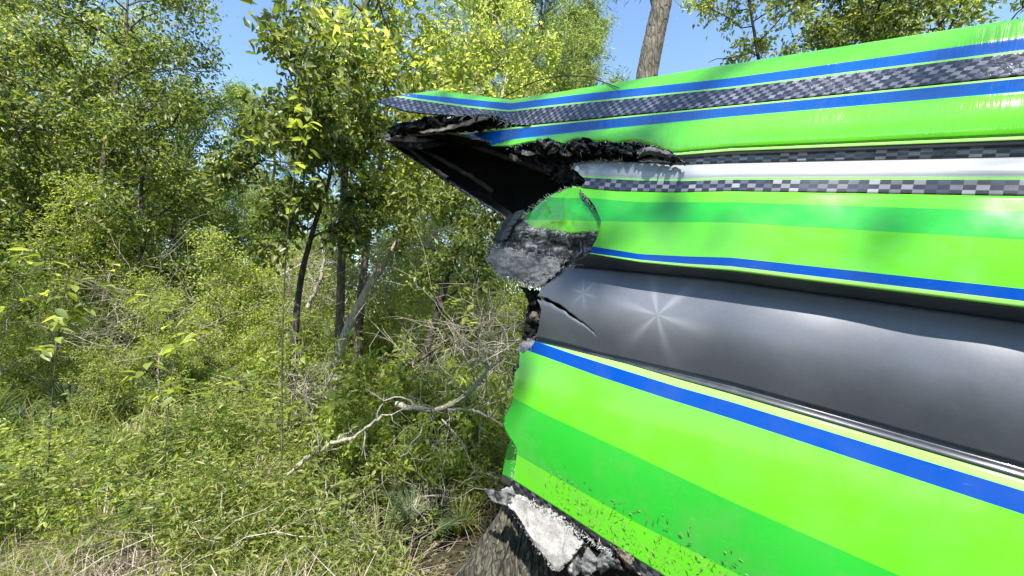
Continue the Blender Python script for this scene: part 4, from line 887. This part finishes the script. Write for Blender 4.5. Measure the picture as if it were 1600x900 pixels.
for i, (px, z, lab, mm) in enumerate([(560, 3.7, 'broad-leaved seedling under the seedling with bright leaflets', [0, 2, 2]), (625, 3.3, 'seedling with bright leaves low between boughs and stump', [0, 1, 2]), (480, 2.9, 'dull green seedling at the bottom left edge of the brush', [2, 2, 1]), (690, 4.0, 'seedling behind the thin forked twig', [0, 0, 2]), (400, 3.9, 'seedling in the grass left of the bright sprig', [0, 2, 1]), (200, 3.4, 'seedling beside the pale sedge tuft at the left', [2, 2, 0])]):
    y0 = 498 + F * 1.6 / z; sprig('seedling', lab, 'plant', [(px, y0), (px + 3, y0 - 50), (px + 4, y0 - 90), (px + 12, y0 - 125), (px + 18, y0 - 140)], z, 44, .07, 800 + i, mm, rad=.004, sub=7, sp=.17)
# ------------------------------------------------------------------ fallen boughs, dead brush
def bough(name, label, pts, z, r, seed, mat=BARKL, twigs=10, tl=.35, cat='branch'):
    rng = np.random.default_rng(seed); p = np.array(pts, float); P = at(p[:, 0], p[:, 1], np.array(z, float) if np.ndim(z) else np.full(len(p), float(z)))
    b = P[len(P) // 2].copy(); b[2] = float(terrain(b[0], b[1])); t = thing(name, label, cat, b); P = smooth_path(P - b, 26); P[1:-1] += rng.normal(0, r * .25, (24, 3))
    g = Geo(); g.tube(P, np.linspace(r, r * .45, 26), 8, .15, rng); g.out('limb', mat, t); g = Geo()
    for k in range(twigs):
        i = int(rng.integers(3, 25)); q = P[i]; d = rng.normal(0, 1, 3) + [0, -.2, .3]; d /= np.linalg.norm(d); m = 7; s = np.linspace(0, 1, m)[:, None]
        L = tl * rng.uniform(.4, 1.3); Q = q + d * L * s + np.cumsum(rng.normal(0, .05 * L, (m, 3)), 0) * (s > 0); g.tube(Q, np.linspace(r * .35, r * .08, m) + .001, 4)
        for kk in range(3):
            j = int(rng.integers(2, m)); d2 = d * .5 + rng.normal(0, .7, 3); e = Q[j] + d2 * L * .35; g.tube([Q[j], (Q[j] + e) / 2 + rng.normal(0, .02, 3), e], [.003, .002, .001], 3)
    if twigs: o = g.out('twig', mat, t); o['kind'] = 'stuff'
    return t
bough('fallen_branch', 'bleached crooked bough lying across the grass toward the torn hull edge', [(618, 632), (655, 640), (695, 640), (722, 622), (748, 600), (768, 566)], [3.3, 3.3, 3.35, 3.4, 3.45, 3.5], .024, 601)
bough('fallen_branch', 'thin pale bough reaching from the crooked one to the green hull edge', [(700, 640), (740, 640), (770, 655), (800, 672)], [3.3, 3.2, 3.1, 3.0], .010, 602, twigs=6, tl=.25)
bough('fallen_branch', 'long grey bough lying low at the left edge', [(452, 742), (478, 716), (515, 694), (560, 680), (598, 648)], 3.2, .019, 603, twigs=8)
bough('fallen_branch', 'dark bough slanting through the brush below the yellow palmetto', [(585, 590), (625, 580), (660, 560), (700, 528), (770, 505), (822, 520)], 4.6, .022, 604, BARK, twigs=14, tl=.45)
bough('fallen_branch', 'thin forked twig hanging down toward the stump', [(690, 655), (722, 690), (740, 735), (752, 760)], 3.5, .008, 605, twigs=5, tl=.2)
bough('fallen_branch', 'pale stick standing in the tangled brush at the right of the opening', [(748, 705), (752, 640), (760, 590), (790, 560)], 3.8, .010, 606, twigs=9, tl=.3)
bough('fallen_branch', 'dead branch across the brush in front of the hull break', [(700, 600), (745, 572), (790, 545), (812, 530)], 3.9, .012, 607, twigs=12, tl=.35)
bough('fallen_branch', 'straight bare sapling rod at the left behind the seedling', [(480, 480), (500, 440), (506, 400), (500, 360)], 6.0, .03, 608, BARKL, twigs=3)
bough('fallen_branch', 'dead limb lying in the far left grass', [(60, 800), (160, 760), (260, 770), (370, 730)], 4.2, .03, 609, twigs=8)
bough('vine', 'thin dark vine stem arching over the top of the deck', [(700, 205), (760, 168), (830, 128), (880, 117), (925, 120), (968, 138)], [2.9, 2.5, 2.2, 1.98, 1.85, 1.70], .0035, 610, BARKD, twigs=0, cat='vine')
def dead_brush(label, px, py, z, rad, n, seed):
    rng = np.random.default_rng(seed); c = at(np.array(float(px)), np.array(float(py)), np.array(float(z))); b = np.array([c[0], c[1], float(terrain(c[0], c[1]))]); t = thing('dead_brush', label, 'brush', b, 'tangles of dead grey twigs'); g = Geo()
    H = c[2] - b[2]
    for k in range(n):
        q = rng.normal(0, rad * .5, 3) * [1, .6, .7] + [0, 0, H]; d = rng.normal(0, 1, 3) + [0, 0, .4]; d /= np.linalg.norm(d); m = 8; s = np.linspace(-.5, 1, m)[:, None]; L = rad * rng.uniform(.6, 1.6)
        Q = q + d * L * s + np.cumsum(rng.normal(0, .07 * L, (m, 3)), 0); Q[:, 2] = np.maximum(Q[:, 2], .01); g.tube(Q, np.linspace(.0055, .0015, m) * rng.uniform(.4, 1.4), 4)
        for kk in range(5):
            j = int(rng.integers(2, m)); d2 = d * .4 + rng.normal(0, .8, 3); e = Q[j] + d2 * L * .3; g.tube([Q[j], (Q[j] + e) / 2 + rng.normal(0, .03, 3), e], [.003, .0022, .001], 3)
    o = g.out('twig', BARKL, t); o['kind'] = 'stuff'
for i, a in enumerate([('grey twig tangle left of the pale leaning trunk', 590, 430, 6.2, .8, 60), ('grey twig tangle between thin tree and crooked tree', 650, 400, 8.0, .8, 60), ('dense dead twigs in front of the break in the hull', 745, 550, 4.4, .5, 55),
                       ('low dead twigs under the crooked bough', 700, 600, 4.6, .5, 50), ('dead twigs in the lower left foreground', 520, 800, 3.4, .35, 45), ('dead twigs under the black hollow', 735, 400, 7.0, .8, 50), ('dead twigs at the left behind the sapling', 500, 440, 6.2, .6, 40), ('dead twigs in the grass beyond the left sapling', 200, 520, 6.5, .8, 60), ('fine dead twigs just left of the stump', 660, 780, 3.3, .3, 30), ('dead twig pile low at the left edge', 480, 620, 4.2, .35, 35)]): dead_brush(*a, 620 + i)

# ------------------------------------------------------------------ grass, weeds, litter (nobody could count them)
def scatter(n, lo, hi, z0, z1, rng, pw=1.6):
    z = z0 + (z1 - z0) * rng.uniform(0, 1, n) ** pw; px = rng.uniform(lo, hi, n); x = (px - 800) / F * z; y = z
    return np.stack([x, y, terrain(x, y) - .01], -1)
rng = np.random.default_rng(31)
def clump(C, seed, fr=1.2, thr=-.1):
    k = fbm(C[:, 0] * fr, C[:, 1] * fr, seed, 3) + rng.normal(0, .15, len(C)); return C[k > thr]
def outside_hull(C): # keep the plants out of the hull and the stump
    s = (C - P0) @ Nv; d = np.hypot(C[:, 0] - cxy[0], C[:, 1] - cxy[1]); return C[((s > .12) | (C[:, 1] > 3.6)) & (d > .5)]
C = outside_hull(clump(scatter(230000, -500, 1000, 1.9, 9, rng), 3, 1.6, .02)); C = C[~((C[:, 1] < 4.2) & (C[:, 0] > -2.4 * C[:, 1] / 4) & (rng.uniform(0, 1, len(C)) < .55))]; g = Geo(); n = len(C)
g.blades(C, rng.uniform(.12, .5, n), .008, .8, rng); o = g.out('grass', GRASS); o['kind'] = 'stuff'; o['label'] = 'tangled green grass covering the ground left of the hull'; o['category'] = 'grass'
C = outside_hull(clump(scatter(90000, -500, 1800, 5, 26, rng, 1.2), 5, .7)); g = Geo(); n = len(C)
g.blades(C, rng.uniform(.2, .8, n), .022, .7, rng); o = g.out('grass', GRASS); o['kind'] = 'stuff'; o['label'] = 'distant tall grass under the trees of the wood'; o['category'] = 'grass'
C = outside_hull(clump(scatter(60000, -500, 1000, 1.9, 8, rng), 9, 1.5, .1)); g = Geo(); n = len(C)
g.blades(C, rng.uniform(.15, .6, n), .006, 1.3, rng); o = g.out('dry_grass', STRAW); o['kind'] = 'stuff'; o['label'] = 'bleached dry straw tangled through the green grass'; o['category'] = 'grass'
# leafy weeds: stems with leaves up to knee height
C = outside_hull(clump(scatter(19000, -500, 1000, 2.6, 10, rng, 1.3), 12, .9, .08)); n = len(C); per = 16; H = rng.uniform(.15, .62, n); ln = rng.normal(0, .18, (n, 2))
H = H * (.45 + 1.5 * np.clip(fbm(C[:, 0] * 1.6, C[:, 1] * 1.6, 44, 3) + .45, 0, 1)); k = np.repeat(np.arange(n), per); t_ = rng.uniform(.2, 1, len(k)); Q = C[k].copy(); Q[:, 2] += H[k] * t_; Q[:, :2] += ln[k] * t_[:, None] * H[k][:, None] + rng.normal(0, .03, (len(k), 2))
g = Geo(); D = rng.normal(0, 1, (len(k), 3)); D[:, 2] = np.abs(D[:, 2]) * .3; g.leaves(Q, D, rng.uniform(.03, .085, len(k)), rng.uniform(.008, .028, len(k)), rng)
o = g.out('weeds', LF_M); o['kind'] = 'stuff'; o['label'] = 'knee-high leafy weeds growing through the grass'; o['category'] = 'weeds'
C = outside_hull(clump(scatter(4000, -500, 1000, 2.6, 8, rng, 1.3), 22, .8, .1)); n = len(C); H = rng.uniform(.2, .7, n); k = np.repeat(np.arange(n), per); t_ = rng.uniform(.3, 1, len(k)); Q = C[k].copy(); Q[:, 2] += H[k] * t_; Q[:, :2] += rng.normal(0, .035, (len(k), 2))
g = Geo(); D = rng.normal(0, 1, (len(k), 3)); g.leaves(Q, D, rng.uniform(.03, .08, len(k)), rng.uniform(.008, .02, len(k)), rng); o = g.out('weeds', LF_B); o['kind'] = 'stuff'; o['label'] = 'lighter yellow-green weeds standing above the grass'; o['category'] = 'weeds'
C = outside_hull(clump(scatter(5200, 300, 860, 2.2, 5.0, rng, 1.2), 28, 1.4, -.15)); n = len(C); per = 24; H = rng.uniform(.25, .85, n) * np.clip((C[:, 1] - 1.2) / 2.2, .4, 1); k = np.repeat(np.arange(n), per); t_ = rng.uniform(.1, 1, len(k)); Q = C[k].copy()
ln = rng.normal(0, .3, (n, 2)); Q[:, 2] += H[k] * t_; Q[:, :2] += ln[k] * (t_ ** 2)[:, None] * H[k][:, None] + rng.normal(0, .02, (len(k), 2))
g = Geo(); D = rng.normal(0, 1, (len(k), 3)); D[:, 2] = D[:, 2] * .5 + .2; g.leaves(Q, D, rng.uniform(.025, .075, len(k)), rng.uniform(.006, .018, len(k)), rng)
o = g.out('weeds', LF_Y); o['kind'] = 'stuff'; o['label'] = 'tall narrow-leaved weeds crowding up to the torn hull and the stump'; o['category'] = 'weeds'
g = Geo()
for q in range(420):
    c = scatter(1, 300, 800, 2.4, 5.6, rng)[0]
    if len(outside_hull(c[None])) == 0: continue
    d = rng.normal(0, 1, 3) * [1, .8, .25] + [0, 0, rng.uniform(0, 1.0)]; d /= np.linalg.norm(d); L = rng.uniform(.3, .95); m = 8; sv = np.linspace(0, 1, m)[:, None]
    Pv = c + [0, 0, rng.uniform(0, .35)] + d * L * sv - np.array([0, 0, 1]) * L * .5 * sv ** 2 + np.cumsum(rng.normal(0, .02, (m, 3)), 0); Pv[:, 2] = np.maximum(Pv[:, 2], .02)
    g.tube(Pv, np.linspace(.0035, .0012, m) * rng.uniform(.5, 1.4), 4)
o = g.out('vine_tangle', BARKL); o['kind'] = 'stuff'; o['label'] = 'tangle of thin pale dry stems looping through the weeds'; o['category'] = 'dry stems'
C = scatter(26000, -500, 1200, 1.6, 9, rng); C[:, 2] += .02; g = Geo(); g.leaves(C, rng.normal(0, 1, (len(C), 3)) * [1, 1, .25], rng.uniform(.03, .08, len(C)), rng.uniform(.015, .035, len(C)), rng, up=2)
o = g.out('leaf_litter', LITTER); o['kind'] = 'stuff'; o['label'] = 'brown fallen leaves littering the ground'; o['category'] = 'leaf litter'
# ground cover on the other side, so the place goes on behind the viewer
C = scatter(1, 0, 1, 1, 2, rng); x = rng.uniform(-12, 12, 40000); y = rng.uniform(-14, 1.5, 40000); C = np.stack([x, y, terrain(x, y)], -1); C = C[np.hypot(x, y) > 1.2]
g = Geo(); g.blades(C, rng.uniform(.1, .4, len(C)), .02, .8, rng); o = g.out('grass', GRASS); o['kind'] = 'stuff'; o['label'] = 'grass around and behind the viewer'; o['category'] = 'grass'
